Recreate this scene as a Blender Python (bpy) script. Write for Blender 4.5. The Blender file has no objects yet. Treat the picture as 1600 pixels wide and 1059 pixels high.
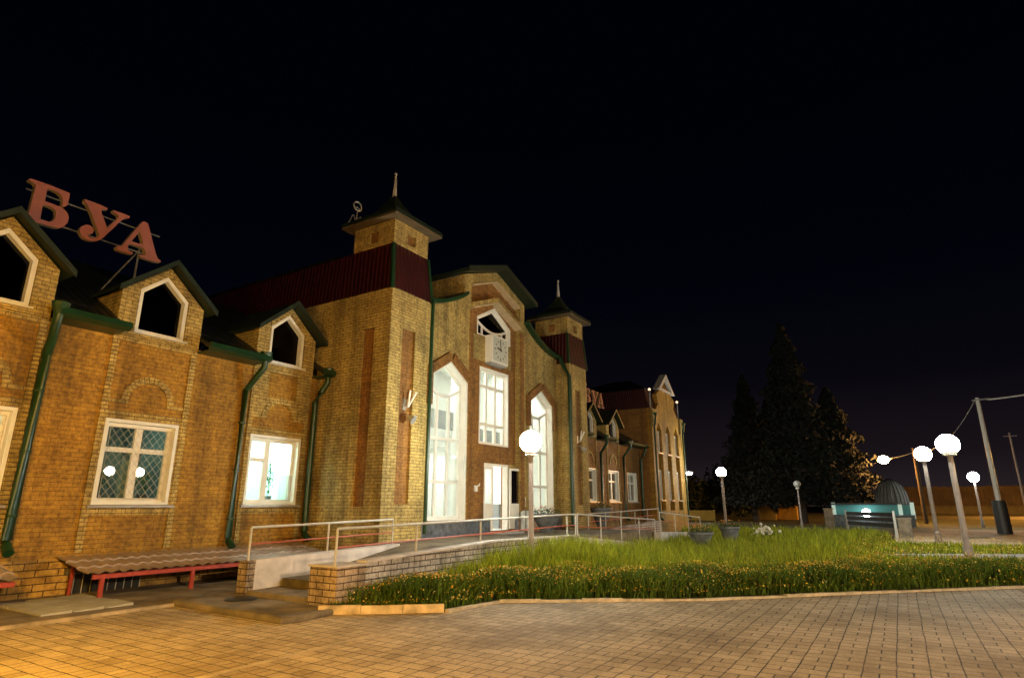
import bpy, math, random
from mathutils import Vector
from mathutils.geometry import tessellate_polygon
import numpy as np
random.seed(7); rng = np.random.default_rng(7)
R = math.radians; PI = math.pi
S = bpy.context.scene; COL = S.collection

# ------------------------------------------------------------------ camera
FPX = 935.0; TH = math.atan(260/FPX); AL = math.atan(605/math.hypot(FPX, 260)); H = 1.65
cam = bpy.data.cameras.new('camera'); co = bpy.data.objects.new('camera', cam); COL.objects.link(co)
co.location = (0, 0, H); co.rotation_euler = (PI/2+TH, 0, AL-PI/2)
cam.sensor_width = 36; cam.lens = 36*FPX/1600; cam.clip_end = 3000; cam.clip_start = .05
S.camera = co

# ------------------------------------------------------------------ world: night sky
w = bpy.data.worlds.new('World'); S.world = w; w.use_nodes = True
nt = w.node_tree; nt.nodes.clear()
out = nt.nodes.new('ShaderNodeOutputWorld'); bg = nt.nodes.new('ShaderNodeBackground')
tc = nt.nodes.new('ShaderNodeTexCoord'); sp = nt.nodes.new('ShaderNodeSeparateXYZ'); cr = nt.nodes.new('ShaderNodeValToRGB')
nt.links.new(tc.outputs['Generated'], sp.inputs[0]); nt.links.new(sp.outputs['Z'], cr.inputs[0])
e = cr.color_ramp.elements
e[0].position = 0.0; e[0].color = (.013, .0095, .011, 1)
e[1].position = 0.55; e[1].color = (.00012, .00025, .0009, 1)
a = e.new(.07); a.color = (.0055, .0038, .0050, 1)
a = e.new(.18); a.color = (.0016, .0013, .0026, 1)
a = e.new(.32); a.color = (.0004, .0006, .0018, 1)
sky = nt.nodes.new('ShaderNodeTexSky'); sky.sky_type = 'NISHITA'; sky.sun_disc = False
sky.sun_elevation = R(-8); sky.sun_rotation = R(200)
add = nt.nodes.new('ShaderNodeMixRGB'); add.blend_type = 'ADD'; add.inputs[0].default_value = .001
nt.links.new(cr.outputs[0], add.inputs[1]); nt.links.new(sky.outputs[0], add.inputs[2])
nt.links.new(add.outputs[0], bg.inputs[0]); bg.inputs[1].default_value = 1.0
nt.links.new(bg.outputs[0], out.inputs[0])
S.view_settings.view_transform = 'Standard'; S.view_settings.look = 'None'
S.view_settings.exposure = 0.75; S.view_settings.gamma = 1

# ------------------------------------------------------------------ helpers
class MB:
    def __init__(s): s.v = []; s.f = []
    def add(s, vs, fs):
        n = len(s.v); s.v += [tuple(p) for p in vs]; s.f += [tuple(i+n for i in f) for f in fs]; return s
    def box(s, x0, y0, z0, x1, y1, z1):
        x0, x1 = min(x0, x1), max(x0, x1); y0, y1 = min(y0, y1), max(y0, y1); z0, z1 = min(z0, z1), max(z0, z1)
        return s.add([(x0,y0,z0),(x1,y0,z0),(x1,y1,z0),(x0,y1,z0),(x0,y0,z1),(x1,y0,z1),(x1,y1,z1),(x0,y1,z1)],
                     [(0,3,2,1),(4,5,6,7),(0,1,5,4),(1,2,6,5),(2,3,7,6),(3,0,4,7)])
    def hexa(s, b, t):      # bottom quad, top quad (ccw from above)
        return s.add(list(b)+list(t), [(3,2,1,0),(4,5,6,7),(0,1,5,4),(1,2,6,5),(2,3,7,6),(3,0,4,7)])
    def slab(s, poly, a0, a1, axis='y', holes=()):
        """2-D polygon (with holes) extruded along an axis. axis y: poly is (x,z); x: (y,z); z: (x,y)"""
        def P(p, a):
            return (p[0], a, p[1]) if axis == 'y' else ((a, p[0], p[1]) if axis == 'x' else (p[0], p[1], a))
        loops = [list(poly)]+[list(h) for h in holes]
        flat = [p for l in loops for p in l]
        tris = tessellate_polygon([[Vector((p[0], p[1], 0)) for p in l] for l in loops])
        n = len(flat)
        vs = [P(p, a0) for p in flat]+[P(p, a1) for p in flat]
        fs = [tuple(t) for t in tris]+[tuple(i+n for i in reversed(t)) for t in tris]
        k = 0
        for l in loops:
            m = len(l)
            for i in range(m):
                j = (i+1) % m; fs.append((k+i, k+j, k+j+n, k+i+n))
            k += m
        return s.add(vs, fs)
    def tube(s, pts, r, n=8, closed=False):
        pts = [Vector(p) for p in pts]; rings = []
        rr = r if isinstance(r, (list, tuple)) else [r]*len(pts)
        up = Vector((0, 0, 1))
        for i, p in enumerate(pts):
            if closed: d = pts[(i+1) % len(pts)]-pts[i-1]
            else: d = (pts[min(i+1, len(pts)-1)]-pts[max(i-1, 0)])
            d.normalize()
            a = d.cross(up)
            if a.length < .05: a = d.cross(Vector((1, 0, 0)))
            a.normalize(); b = a.cross(d)
            rings.append([p+a*math.cos(2*PI*k/n)*rr[i]+b*math.sin(2*PI*k/n)*rr[i] for k in range(n)])
        vs = [q for g in rings for q in g]; fs = []
        m = len(pts)
        for i in range(m if closed else m-1):
            i2 = (i+1) % m
            for k in range(n):
                k2 = (k+1) % n; fs.append((i*n+k, i*n+k2, i2*n+k2, i2*n+k))
        if not closed: fs += [tuple(range(n-1, -1, -1)), tuple((m-1)*n+k for k in range(n))]
        return s.add(vs, fs)
    def lathe(s, prof, c=(0, 0, 0), n=24):
        vs = []; fs = []
        for r, z in prof:
            for k in range(n):
                vs.append((c[0]+r*math.cos(2*PI*k/n), c[1]+r*math.sin(2*PI*k/n), c[2]+z))
        for i in range(len(prof)-1):
            for k in range(n):
                k2 = (k+1) % n; fs.append((i*n+k, i*n+k2, (i+1)*n+k2, (i+1)*n+k))
        fs += [tuple(range(n-1, -1, -1)), tuple((len(prof)-1)*n+k for k in range(n))]
        return s.add(vs, fs)
    def sphere(s, c, r, n=16, m=10, sz=1):
        prof = [(max(r*math.sin(PI*i/m), .001), -r*sz*math.cos(PI*i/m)) for i in range(m+1)]
        return s.lathe(prof, c, n)
    def build(s, name, mat, parent=None, smooth=False):
        me = bpy.data.meshes.new(name)
        o_ = ORG.get(parent.name, (0, 0, 0)) if parent else (0, 0, 0)
        vs = [(p[0]-o_[0], p[1]-o_[1], p[2]-o_[2]) for p in s.v]
        me.from_pydata(vs, [], s.f); me.update()
        ob = bpy.data.objects.new(name, me); COL.objects.link(ob)
        import bmesh
        bm = bmesh.new(); bm.from_mesh(me); bmesh.ops.recalc_face_normals(bm, faces=bm.faces); bm.to_mesh(me); bm.free()
        if mat: me.materials.append(mat)
        if smooth:
            me.polygons.foreach_set('use_smooth', [True]*len(me.polygons))
            try: me.set_sharp_from_angle(angle=R(40))
            except Exception: pass
        if parent:
            ob.parent = parent; ORG[ob.name] = o_
        return ob
ORG = {}
def tag(o, label=None, cat=None, group=None, kind=None):
    if label: o['label'] = label
    if cat: o['category'] = cat
    if group: o['group'] = group
    if kind: o['kind'] = kind
    return o
def thing(name, label, cat, loc=(0, 0, 0), group=None):
    o = bpy.data.objects.new(name, None); COL.objects.link(o); o.location = loc; o.empty_display_size = .2
    ORG[o.name] = tuple(loc); return tag(o, label, cat, group)
def dup(root, loc, rotz=0, label=None, scale=1):
    r = root.copy(); COL.objects.link(r); r.location = loc; r.rotation_euler = (0, 0, rotz); r.scale = (scale,)*3
    if label: r['label'] = label
    for ch in list(root.children):
        c = ch.copy(); COL.objects.link(c); c.parent = r
        for g in ch.children:
            d = g.copy(); COL.objects.link(d); d.parent = c
    return r
def struct(name, mb, mat): return tag(mb.build(name, mat), kind='structure')

# ------------------------------------------------------------------ materials
def newmat(name):
    m = bpy.data.materials.new(name); m.use_nodes = True
    t = m.node_tree; b = t.nodes['Principled BSDF']; return m, t, b
def L(t, a, b): t.links.new(a, b)
def noise(t, scale, detail=4, vec=None, rough=.6):
    n = t.nodes.new('ShaderNodeTexNoise'); n.inputs['Scale'].default_value = scale; n.inputs['Detail'].default_value = detail
    n.inputs['Roughness'].default_value = rough
    if vec: L(t, vec, n.inputs['Vector'])
    return n
def ramp(t, fac, c0, c1, p0=0., p1=1.):
    r = t.nodes.new('ShaderNodeValToRGB'); r.color_ramp.elements[0].color = (*c0, 1); r.color_ramp.elements[1].color = (*c1, 1)
    r.color_ramp.elements[0].position = p0; r.color_ramp.elements[1].position = p1; L(t, fac, r.inputs[0]); return r
def mixc(t, a, b, fac=1., mode='MULTIPLY'):
    m = t.nodes.new('ShaderNodeMixRGB'); m.blend_type = mode
    if isinstance(fac, float): m.inputs[0].default_value = fac
    else: L(t, fac, m.inputs[0])
    for i, x in ((1, a), (2, b)):
        if isinstance(x, tuple): m.inputs[i].default_value = (*x, 1)
        else: L(t, x, m.inputs[i])
    return m
def math_(t, op, a, b=None):
    m = t.nodes.new('ShaderNodeMath'); m.operation = op
    for i, x in ((0, a), (1, b)):
        if x is None: continue
        if isinstance(x, (int, float)): m.inputs[i].default_value = x
        else: L(t, x, m.inputs[i])
    return m.outputs[0]
def bump(t, b, h, strength=.5, dist=.01):
    n = t.nodes.new('ShaderNodeBump'); n.inputs['Strength'].default_value = strength; n.inputs['Distance'].default_value = dist
    L(t, h, n.inputs['Height']); L(t, n.outputs[0], b.inputs['Normal'])
def plain(name, col, rough=.6, metal=0., var=.25, scale=6., bmp=.15, spec=.5):
    m, t, b = newmat(name); tcn = t.nodes.new('ShaderNodeTexCoord')
    n = noise(t, scale, 5, tcn.outputs['Object'])
    r = ramp(t, n.outputs[0], tuple(c*(1-var) for c in col), tuple(min(c*(1+var), .95) for c in col), .3, .7)
    L(t, r.outputs[0], b.inputs['Base Color']); b.inputs['Roughness'].default_value = rough; b.inputs['Metallic'].default_value = metal
    b.inputs['Specular IOR Level'].default_value = spec
    if bmp:
        n2 = noise(t, scale*8, 3, tcn.outputs['Object']); bump(t, b, n2.outputs[0], bmp, .01)
    return m
def brick(name, c1, c2, mortar, bw=.26, rh=.0835, ms=.007, rough=.8, stain=.45, offs=.5, bmpd=.012):
    m, t, b = newmat(name); tcn = t.nodes.new('ShaderNodeTexCoord')
    s3 = t.nodes.new('ShaderNodeSeparateXYZ'); L(t, tcn.outputs['Object'], s3.inputs[0])
    u = math_(t, 'ADD', s3.outputs['X'], s3.outputs['Y'])
    cb = t.nodes.new('ShaderNodeCombineXYZ'); L(t, u, cb.inputs[0]); L(t, s3.outputs['Z'], cb.inputs[1])
    wn = noise(t, 1.7, 2, tcn.outputs['Object'])
    wob = mixc(t, cb.outputs[0], wn.outputs['Color'], .012, 'ADD')
    k = t.nodes.new('ShaderNodeTexBrick'); L(t, wob.outputs[0], k.inputs['Vector'])
    k.inputs['Color1'].default_value = (*c1, 1); k.inputs['Color2'].default_value = (*c2, 1); k.inputs['Mortar'].default_value = (*mortar, 1)
    k.inputs['Scale'].default_value = 1; k.inputs['Mortar Size'].default_value = ms; k.inputs['Mortar Smooth'].default_value = .25
    k.inputs['Brick Width'].default_value = bw; k.inputs['Row Height'].default_value = rh; k.offset = offs; k.inputs['Bias'].default_value = -.1
    n = noise(t, .9, 6, tcn.outputs['Object'], .65)
    st = ramp(t, n.outputs[0], (1-stain,)*3, (1.12,)*3, .3, .62)
    n2 = noise(t, 38, 3, tcn.outputs['Object']); g = ramp(t, n2.outputs[0], (.78,)*3, (1.15,)*3, .3, .7)
    mp = t.nodes.new('ShaderNodeMapping'); mp.inputs['Scale'].default_value = (2.6, 2.6, .22); L(t, tcn.outputs['Object'], mp.inputs[0])
    sn = noise(t, 1., 4, mp.outputs[0], .6); sk = ramp(t, sn.outputs[0], (.66,)*3, (1.08,)*3, .36, .56)
    ps = noise(t, 11., 2, tcn.outputs['Object']); pk = ramp(t, ps.outputs[0], (.72, .68, .62), (1.12,)*3, .36, .55)
    st = mixc(t, st.outputs[0], sk.outputs[0]); st = mixc(t, st.outputs[0], pk.outputs[0])
    c = mixc(t, k.outputs['Color'], st.outputs[0]); c2_ = mixc(t, c.outputs[0], g.outputs[0])
    L(t, c2_.outputs[0], b.inputs['Base Color']); b.inputs['Roughness'].default_value = rough
    h = math_(t, 'SUBTRACT', math_(t, 'MULTIPLY', n2.outputs[0], .25), k.outputs['Fac'])
    bump(t, b, h, .8, bmpd); return m
def emit(name, col, strength):
    m, t, b = newmat(name); b.inputs['Base Color'].default_value = (*col, 1)
    b.inputs['Emission Color'].default_value = (*col, 1); b.inputs['Emission Strength'].default_value = strength; return m
def glass(name, tint=(.93, .97, .95), refl=.09):
    m, t, b = newmat(name); t.nodes.remove(b)
    o = t.nodes['Material Output']; tr = t.nodes.new('ShaderNodeBsdfTransparent'); tr.inputs[0].default_value = (*tint, 1)
    gl = t.nodes.new('ShaderNodeBsdfGlossy'); gl.inputs['Roughness'].default_value = .01; gl.inputs[0].default_value = (1, 1, 1, 1)
    lw = t.nodes.new('ShaderNodeLayerWeight'); lw.inputs['Blend'].default_value = .5
    f2 = math_(t, 'ADD', math_(t, 'POWER', lw.outputs['Facing'], 5.), refl-.04)
    mx = t.nodes.new('ShaderNodeMixShader'); L(t, f2, mx.inputs[0]); L(t, tr.outputs[0], mx.inputs[1]); L(t, gl.outputs[0], mx.inputs[2])
    L(t, mx.outputs[0], o.inputs[0]); return m

M = {}
M['light'] = brick('yellow_brick', (.52, .375, .115), (.40, .28, .080), (.14, .085, .035), ms=.007)
M['brown'] = brick('brown_brick', (.33, .150, .030), (.235, .105, .020), (.15, .075, .03), ms=.0045, stain=.3)
M['orange'] = brick('ochre_brick', (.40, .215, .024), (.30, .152, .016), (.18, .085, .012), ms=.0045, stain=.35)
M['dark'] = brick('dark_brick', (.22, .11, .055), (.16, .08, .04), (.08, .04, .02), ms=.005)
M['plinth'] = brick('plinth_brick', (.50, .31, .075), (.38, .21, .045), (.10, .055, .02), bw=.38, rh=.125, ms=.010, stain=.5)
M['whitebrick'] = brick('whitewashed_brick', (.55, .50, .48), (.44, .40, .39), (.10, .08, .07), bw=.32, rh=.105, ms=.011, stain=.4, bmpd=.03)
M['tanbrick'] = brick('tan_washed_brick', (.46, .34, .24), (.38, .28, .19), (.10, .06, .04), bw=.32, rh=.105, ms=.010, stain=.4, bmpd=.03)
M['wash'] = plain('whitewashed_plaster', (.58, .52, .50), .8, var=.25, scale=2.5, bmp=.3)
M['white'] = plain('white_window_paint', (.78, .76, .70), .45, var=.06, scale=4, bmp=0)
M['cream'] = plain('cream_letter_side', (.34, .24, .12), .6, var=.1)
M['letter'] = plain('faded_red_letter', (.33, .11, .09), .55, var=.12, scale=5, bmp=.1)
M['trim'] = plain('pale_stone_trim', (.55, .42, .25), .8, var=.1)
M['green'] = plain('green_metal', (.008, .040, .014), .38, metal=.0, var=.3, scale=5, bmp=.05)
M['greendark'] = plain('dark_green_roof', (.012, .022, .012), .5, var=.3, scale=4, bmp=.1)
M['sill'] = plain('zinc_sill', (.38, .33, .30), .4, metal=.5, var=.2)
M['interior'] = plain('pale_interior_wall', (.80, .80, .76), .8, var=.06, scale=1.5, bmp=0)
M['interiorgreen'] = plain('green_interior_wall', (.20, .30, .27), .8, var=.1, scale=1.5, bmp=0)
M['granite'] = plain('grey_granite', (.10, .11, .125), .28, var=.75, scale=5, bmp=.08)
M['concrete'] = plain('weathered_concrete', (.20, .155, .105), .85, var=.6, scale=1.6, bmp=.35)
M['path'] = plain('path_concrete', (.40, .38, .35), .85, var=.2, scale=3, bmp=.3)
M['pole'] = plain('lamp_post_paint', (.30, .25, .23), .5, var=.15, scale=6, bmp=.05)
M['rail'] = plain('white_rail_paint', (.52, .49, .45), .45, var=.15, scale=12, bmp=.05)
M['redrail'] = plain('red_rail_paint', (.42, .09, .055), .5, var=.2, scale=12, bmp=.05)
M['redframe'] = plain('red_steel_frame', (.35, .045, .025), .5, var=.2, scale=8, bmp=.05)
M['planter'] = plain('grey_stone_planter', (.13, .14, .15), .6, var=.5, scale=4, bmp=.3)
M['black'] = plain('black_metal', (.02, .02, .02), .5, var=.3)
M['grey'] = plain('grey_metal', (.35, .36, .36), .4, metal=.4, var=.15)
M['glass'] = glass('window_glass')
M['darkglass'] = glass('attic_glass', (.05, .055, .06), .06)
M['kioskglass'] = emit('turquoise_lit_glass', (.05, .22, .22), .2)
t_ = M['kioskglass'].node_tree; n_ = t_.nodes.new('ShaderNodeTexNoise'); n_.inputs['Scale'].default_value = 1.1; r_ = ramp(t_, n_.outputs[0], (.0, .012, .012), (.03, .15, .14), .42, .75); L(t_, r_.outputs[0], t_.nodes['Principled BSDF'].inputs['Emission Color'])
M['bluelit'] = emit('blue_lamp', (.35, .75, 1.), 6)
M['globe'] = emit('lit_globe', (.95, 1., .88), 150)
M['globefar'] = emit('lit_globe_far', (.95, 1., .9), 70)
M['globenear'] = emit('lit_globe_dim', (1., .92, .8), 40)
M['globeoff'] = plain('unlit_globe', (.42, .42, .40), .3, var=.05, bmp=0)
M['sodium'] = emit('sodium_lamp_glass', (1, .44, .11), 420)
M['pink'] = emit('warm_lamp_glass', (1, .78, .62), 300)
M['band'] = plain('worn_band', (.40, .31, .21), .85, var=.5, scale=2.5, bmp=.4)
M['kerb'] = plain('kerb_concrete', (.60, .50, .36), .85, var=.35, scale=5, bmp=.4)
M['soil'] = plain('bed_soil', (.045, .035, .02), .95, var=.4, scale=6, bmp=.5)
M['lawn'] = plain('dark_lawn', (.035, .045, .018), .95, var=.5, scale=1.2, bmp=.5)
M['asphalt'] = plain('asphalt', (.06, .055, .05), .8, var=.3, scale=.8, bmp=.3)
M['bark'] = plain('bark', (.06, .045, .03), .9, var=.4, scale=6, bmp=.6)
M['conifer'] = plain('conifer_needles', (.005, .008, .004), .95, var=.5, scale=1.2, bmp=0)
M['leaves'] = plain('broad_leaves', (.035, .05, .02), .85, var=.5, scale=1.5, bmp=0)
M['houseplant'] = plain('house_plant_leaf', (.03, .12, .035), .5, var=.4, scale=9, bmp=0)
M['wood'] = plain('dark_bench_wood', (.030, .024, .02), .85, var=.3, scale=5)
M['yellowwall'] = plain('yellow_render', (.50, .30, .05), .8, var=.2, scale=1.)
M['whiteflower'] = plain('white_petals', (.75, .72, .62), .7, var=.1, bmp=0)

def metal_sheet(name, col, period, axis, rough=.5):
    m, t, b = newmat(name); tcn = t.nodes.new('ShaderNodeTexCoord'); s3 = t.nodes.new('ShaderNodeSeparateXYZ'); L(t, tcn.outputs['Object'], s3.inputs[0])
    u = math_(t, 'ADD', s3.outputs['X'], s3.outputs['Y']) if axis == 'xy' else s3.outputs[axis]
    sn = math_(t, 'SINE', math_(t, 'MULTIPLY', u, 2*PI/period))
    n = noise(t, 3, 4, tcn.outputs['Object']); r = ramp(t, n.outputs[0], tuple(c*.7 for c in col), tuple(c*1.25 for c in col), .3, .7)
    L(t, r.outputs[0], b.inputs['Base Color']); b.inputs['Roughness'].default_value = rough
    bump(t, b, sn, .6, .02); return m
M['mansard'] = metal_sheet('red_ribbed_sheet', (.034, .0022, .0034), .16, 'xy', .45)
M['roof'] = metal_sheet('dark_tile_roof', (.008, .011, .009), .2, 'X', .45)
M['tile'] = plain('brown_metal_tile', (.36, .27, .22), .32, metal=.1, var=.15, scale=6, bmp=.05)

def paving(name):
    m, t, b = newmat(name); tcn = t.nodes.new('ShaderNodeTexCoord')
    wn = noise(t, .8, 3, tcn.outputs['Object'])
    wn2 = noise(t, 5., 3, tcn.outputs['Object'])
    vv = mixc(t, mixc(t, tcn.outputs['Object'], wn.outputs['Color'], .05, 'ADD').outputs[0], wn2.outputs['Color'], .022, 'ADD')
    s3 = t.nodes.new('ShaderNodeSeparateXYZ'); L(t, vv.outputs[0], s3.inputs[0])
    U = math_(t, 'DIVIDE', s3.outputs['Y'], .30); V = math_(t, 'DIVIDE', s3.outputs['X'], .20)
    fu = math_(t, 'FRACT', U); fv = math_(t, 'FRACT', V); iu = math_(t, 'FLOOR', U); iv = math_(t, 'FLOOR', V)
    def edge(f, wd): # 1 near 0/1
        d = math_(t, 'ABSOLUTE', math_(t, 'SUBTRACT', f, .5)); return math_(t, 'GREATER_THAN', d, .5-wd)
    e1 = edge(fu, .024); e2 = edge(fv, .040)
    par = math_(t, 'MODULO', math_(t, 'ABSOLUTE', math_(t, 'ADD', iu, iv)), 2)
    mid = math_(t, 'LESS_THAN', math_(t, 'ABSOLUTE', math_(t, 'SUBTRACT', fu, .5)), .026)
    mid = math_(t, 'MULTIPLY', mid, math_(t, 'GREATER_THAN', par, .5))
    j = math_(t, 'MAXIMUM', math_(t, 'MAXIMUM', e1, e2), mid)
    # per paver tone
    side = math_(t, 'MULTIPLY', math_(t, 'GREATER_THAN', fu, .5), par)
    idc = t.nodes.new('ShaderNodeCombineXYZ'); L(t, math_(t, 'ADD', iu, math_(t, 'MULTIPLY', side, .5)), idc.inputs[0]); L(t, iv, idc.inputs[1])
    wnz = t.nodes.new('ShaderNodeTexWhiteNoise'); wnz.noise_dimensions = '2D'; L(t, idc.outputs[0], wnz.inputs['Vector'])
    tone = ramp(t, wnz.outputs['Value'], (.43, .32, .20), (.58, .445, .29))
    n1 = noise(t, .55, 6, tcn.outputs['Object'], .7); st = ramp(t, n1.outputs[0], (.62, .58, .50), (1.1,)*3, .36, .56)
    n2 = noise(t, 30, 4, tcn.outputs['Object']); gr = ramp(t, n2.outputs[0], (.75,)*3, (1.15,)*3, .3, .7)
    n3 = noise(t, 4, 5, tcn.outputs['Object'], .7)
    c = mixc(t, mixc(t, tone.outputs[0], st.outputs[0]).outputs[0], gr.outputs[0])
    # joint: dark, with moss where the noise is high; joints vanish where the sand fills them
    jf = ramp(t, n3.outputs[0], (.45,)*3, (1,)*3, .34, .55)
    jm = math_(t, 'MULTIPLY', j, jf.outputs[0])
    moss = math_(t, 'MULTIPLY', math_(t, 'GREATER_THAN', n3.outputs[0], .63), math_(t, 'GREATER_THAN', n2.outputs[0], .5))
    jm2 = math_(t, 'MINIMUM', math_(t, 'MAXIMUM', jm, math_(t, 'MULTIPLY', moss, .35)), 1)
    c2 = mixc(t, c.outputs[0], (.028, .020, .010), jm2, 'MIX')
    L(t, c2.outputs[0], b.inputs['Base Color']); b.inputs['Roughness'].default_value = .82
    h = math_(t, 'SUBTRACT', math_(t, 'ADD', math_(t, 'MULTIPLY', n2.outputs[0], .3), math_(t, 'MULTIPLY', wnz.outputs['Value'], .25)), j)
    bump(t, b, h, .8, .02); return m
M['paving'] = paving('block_paving')

# ------------------------------------------------------------------ lamps (lit globes, street lamps)
def globe_lamp(name, label, x, y, h, mat, r=.24, pole_r=.055, group='globe lamps on the station square'):
    t = thing(name, label, 'street lamp', (x, y, 0), group)
    pm = MB().tube([(x, y, 0), (x, y, .45), (x, y, .5), (x, y, h-.35)], [pole_r*1.5, pole_r*1.5, pole_r, pole_r*.9], 12)
    pm.build('pole', M['pole'], t, True)
    MB().lathe([(pole_r*1.1, 0), (pole_r*2.2, .04), (pole_r*2.2, .10), (pole_r*2.6, .12)], (x, y, h-.37), 16).build('collar', M['white'], t, True)
    MB().sphere((x, y, h), r, 40, 24).build('globe', mat, t, True)
    return t
globe_lamp('globe_lamp', 'lit globe lamp on a brown post in the grass before the entrance door', 12.9, 7.5, 3.17, M['globe'], .27, .062)
globe_lamp('globe_lamp', 'largest lit globe lamp, beside the pale path on the right', 23.65, -1.58, 3.52, M['globe'], .32, .085)
globe_lamp('globe_lamp', 'lit globe lamp between the orange street lamp and the largest globe', 34.83, -1.3, 4.0, M['globe'], .35, .09)
globe_lamp('globe_lamp', 'small far lit globe lamp beside the tall pole at the right edge', 60.0, -5.25, 3.8, M['globefar'], .38, .08)
globe_lamp('globe_lamp', 'lit globe lamp right of the far end of the station', 45.0, 10.45, 3.95, M['globe'], .34, .10)
globe_lamp('globe_lamp', 'unlit globe lamp in front of the dark spruce trees', 50., 6.22, 3.2, M['globeoff'], .25, .06)
globe_lamp('globe_lamp', 'lit globe lamp on the open square, the farther of two outside the picture', 18.6, -9.0, 3.5, M['globenear'], .25, .062)
globe_lamp('globe_lamp', 'lit globe lamp on the open square, the nearer of two outside the picture', 17.0, -9.0, 3.5, M['globenear'], .25, .062)

def street_lamp(label, x, y, z, dx, dy, mat, r=.16, px=None, arm=None, label2=None, wood=False):
    """mast at (x+dx,y+dy), lantern head at (x,y,z)"""
    t = thing('street_lamp', label, 'street lamp', (x+dx, y+dy, 0))
    bx, by = x+dx, y+dy
    MB().tube([(bx, by, 0), (bx, by, z+ (1.0 if wood else .6))], [.19 if wood else .11, .13 if wood else .07], 10).build('mast', M['bark'] if wood else M['pole'], t, True)
    pts = []
    for i in range(9):
        q = i/8; pts.append((bx-dx*q*.93, by-dy*q*.93, z+.1+ .5*(1-q)**2))
    MB().tube(pts, .03, 6).build('arm', M['grey'], t, True)
    MB().lathe([(.06, .25), (.14, .18), (r*1.5, .06), (r*1.5, .02)], (x, y, z), 14).build('hood', M['grey'], t, True)
    MB().sphere((x, y, z-.02), r, 14, 8, .75).build('lantern', mat, t, True)
    return t
street_lamp('street lamp with an orange starry light, hung on an arm from a dark pole', 70., .68, 6.0, 0, -2.6, M['sodium'], .50, wood=True)
street_lamp('street lamp with a pinkish starry light just beyond the far corner of the station', 62, 17.55, 4.85, 1.6, 1.2, M['pink'], .28)
street_lamp('tall street lamp behind the viewer, casting warm light on the whole front', -1.0, -10.5, 4.4, -1.5, -1.0, emit('warm_square_lamp', (1, .71, .39), 4700), .25)
street_lamp('orange street lamp left of the viewer, lighting the corner of the paving', .4, 6.6, 4.0, -1.5, -1.0, emit('sodium_lamp_near', (1, .52, .03), 2600), .12)

# ------------------------------------------------------------------ ground
struct('ground', MB().box(-120, -400, -.5, 1500, 600, -.012), M['lawn'])
struct('paved_square', MB().slab([(-12, -40), (17.0, -40), (17.0, -1.96), (14.81, .30), (11.72, 3.23), (9.58, 6.24), (8.3, 6.42), (7.06, 8.0), (7.2, 10.72), (-12, 10.72)], -.3, 0, 'z'), M['paving'])
struct('pavement_strip', MB().slab([(-12, 10.9), (7.4, 10.9), (7.4, 10.65), (11.5, 10.65), (11.5, 13.9), (-12, 13.9)], -.3, .02, 'z'), M['concrete'])
struct('kerb_strip', MB().box(-12, 10.73, -.2, 6.45, 10.80, .045), M['band'])
struct('band_strip', MB().box(-2, 6.09, -.2, 8.9, 6.18, .006), M['band'])
# broken slabs at the left
sl = MB()
for i in range(3):
    for j in range(3):
        x = 4.62+i*.46; y = 11.35+j*.62
        a = random.uniform(-.02, .02)
        sl.hexa([(x, y, .02), (x+.42, y+a, .02), (x+.42, y+.58, .02), (x, y+.58, .02)], [(x, y, .05+a), (x+.42, y+a, .06), (x+.42, y+.58, .055-a), (x, y+.58, .06)])
tag(sl.build('paving_slab', M['path']), 'loose worn grey paving slabs between the wall canopies', 'paving slabs')
kp = thing('raised_pad', 'low worn concrete landing with rounded kerb at the foot of the ramp', 'landing', (6.8, 9.5, 0))
MB().slab([(6.34, 7.86), (7.25, 7.95), (7.45, 10.4), (7.0, 11.1), (6.45, 10.75)], -.1, .075, 'z').build('slab', M['concrete'], kp)
MB().tube([(7.3, 7.86, .03), (6.45, 7.74, .035), (6.27, 7.82, .035), (6.30, 8.6, .035), (6.38, 10.8, .035)], .06, 10).build('edge', M['concrete'], kp, True)
MB().lathe([(.27, 0), (.27, .03), (.24, .045), (.01, .05)], (7.05, 9.95, .06), 20).build('manhole_cover', M['black'], kp, True)

# bed, kerbs
bed = [(7.2, 8.0), (8.36, 6.5), (9.66, 6.30), (11.80, 3.30), (14.87, .38), (17.05, -1.9), (24.2, -9.5), (31.5, -9.5), (32.3, .3), (37, .8), (52, 3.6), (48, 9.5), (38, 11.5), (29, 8), (7.4, 8)]
struct('flower_bed', MB().slab(bed, -.3, .03, 'z'), M['soil'])
kb = MB()
def kerbline(mb, pts, wdt=.10, hgt=.09, seg=.8, jit=.012):
    for (x0, y0), (x1, y1) in zip(pts, pts[1:]):
        d = math.hypot(x1-x0, y1-y0); n = max(1, round(d/seg)); ux, uy = (x1-x0)/d, (y1-y0)/d; nx, ny = -uy, ux
        for i in range(n):
            a, b = d*i/n+.004, d*(i+1)/n-.004; h = hgt+random.uniform(-jit, jit); o = random.uniform(-jit, jit)
            P = lambda s, q: (x0+ux*s+nx*(q+o), y0+uy*s+ny*(q+o))
            mb.hexa([(*P(a, -wdt/2), -.1), (*P(b, -wdt/2), -.1), (*P(b, wdt/2), -.1), (*P(a, wdt/2), -.1)],
                    [(*P(a, -wdt/2+.012), h), (*P(b, -wdt/2+.012), h), (*P(b, wdt/2-.012), h), (*P(a, wdt/2-.012), h)])
kerbline(kb, [(8.3, 6.42), (9.58, 6.24), (11.72, 3.23), (14.81, .30), (17.0, -1.96), (24., -9.4)], .11, .045)
struct('bed_kerb', kb, M['kerb'])
kb = MB(); kerbline(kb, [(7.06, 8.0), (8.3, 6.46)], .09, .115, .62, .016)
struct('tall_kerb', kb, plain('yellowed_kerb', (.58, .43, .24), .85, var=.5, scale=3.5, bmp=.5))
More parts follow.
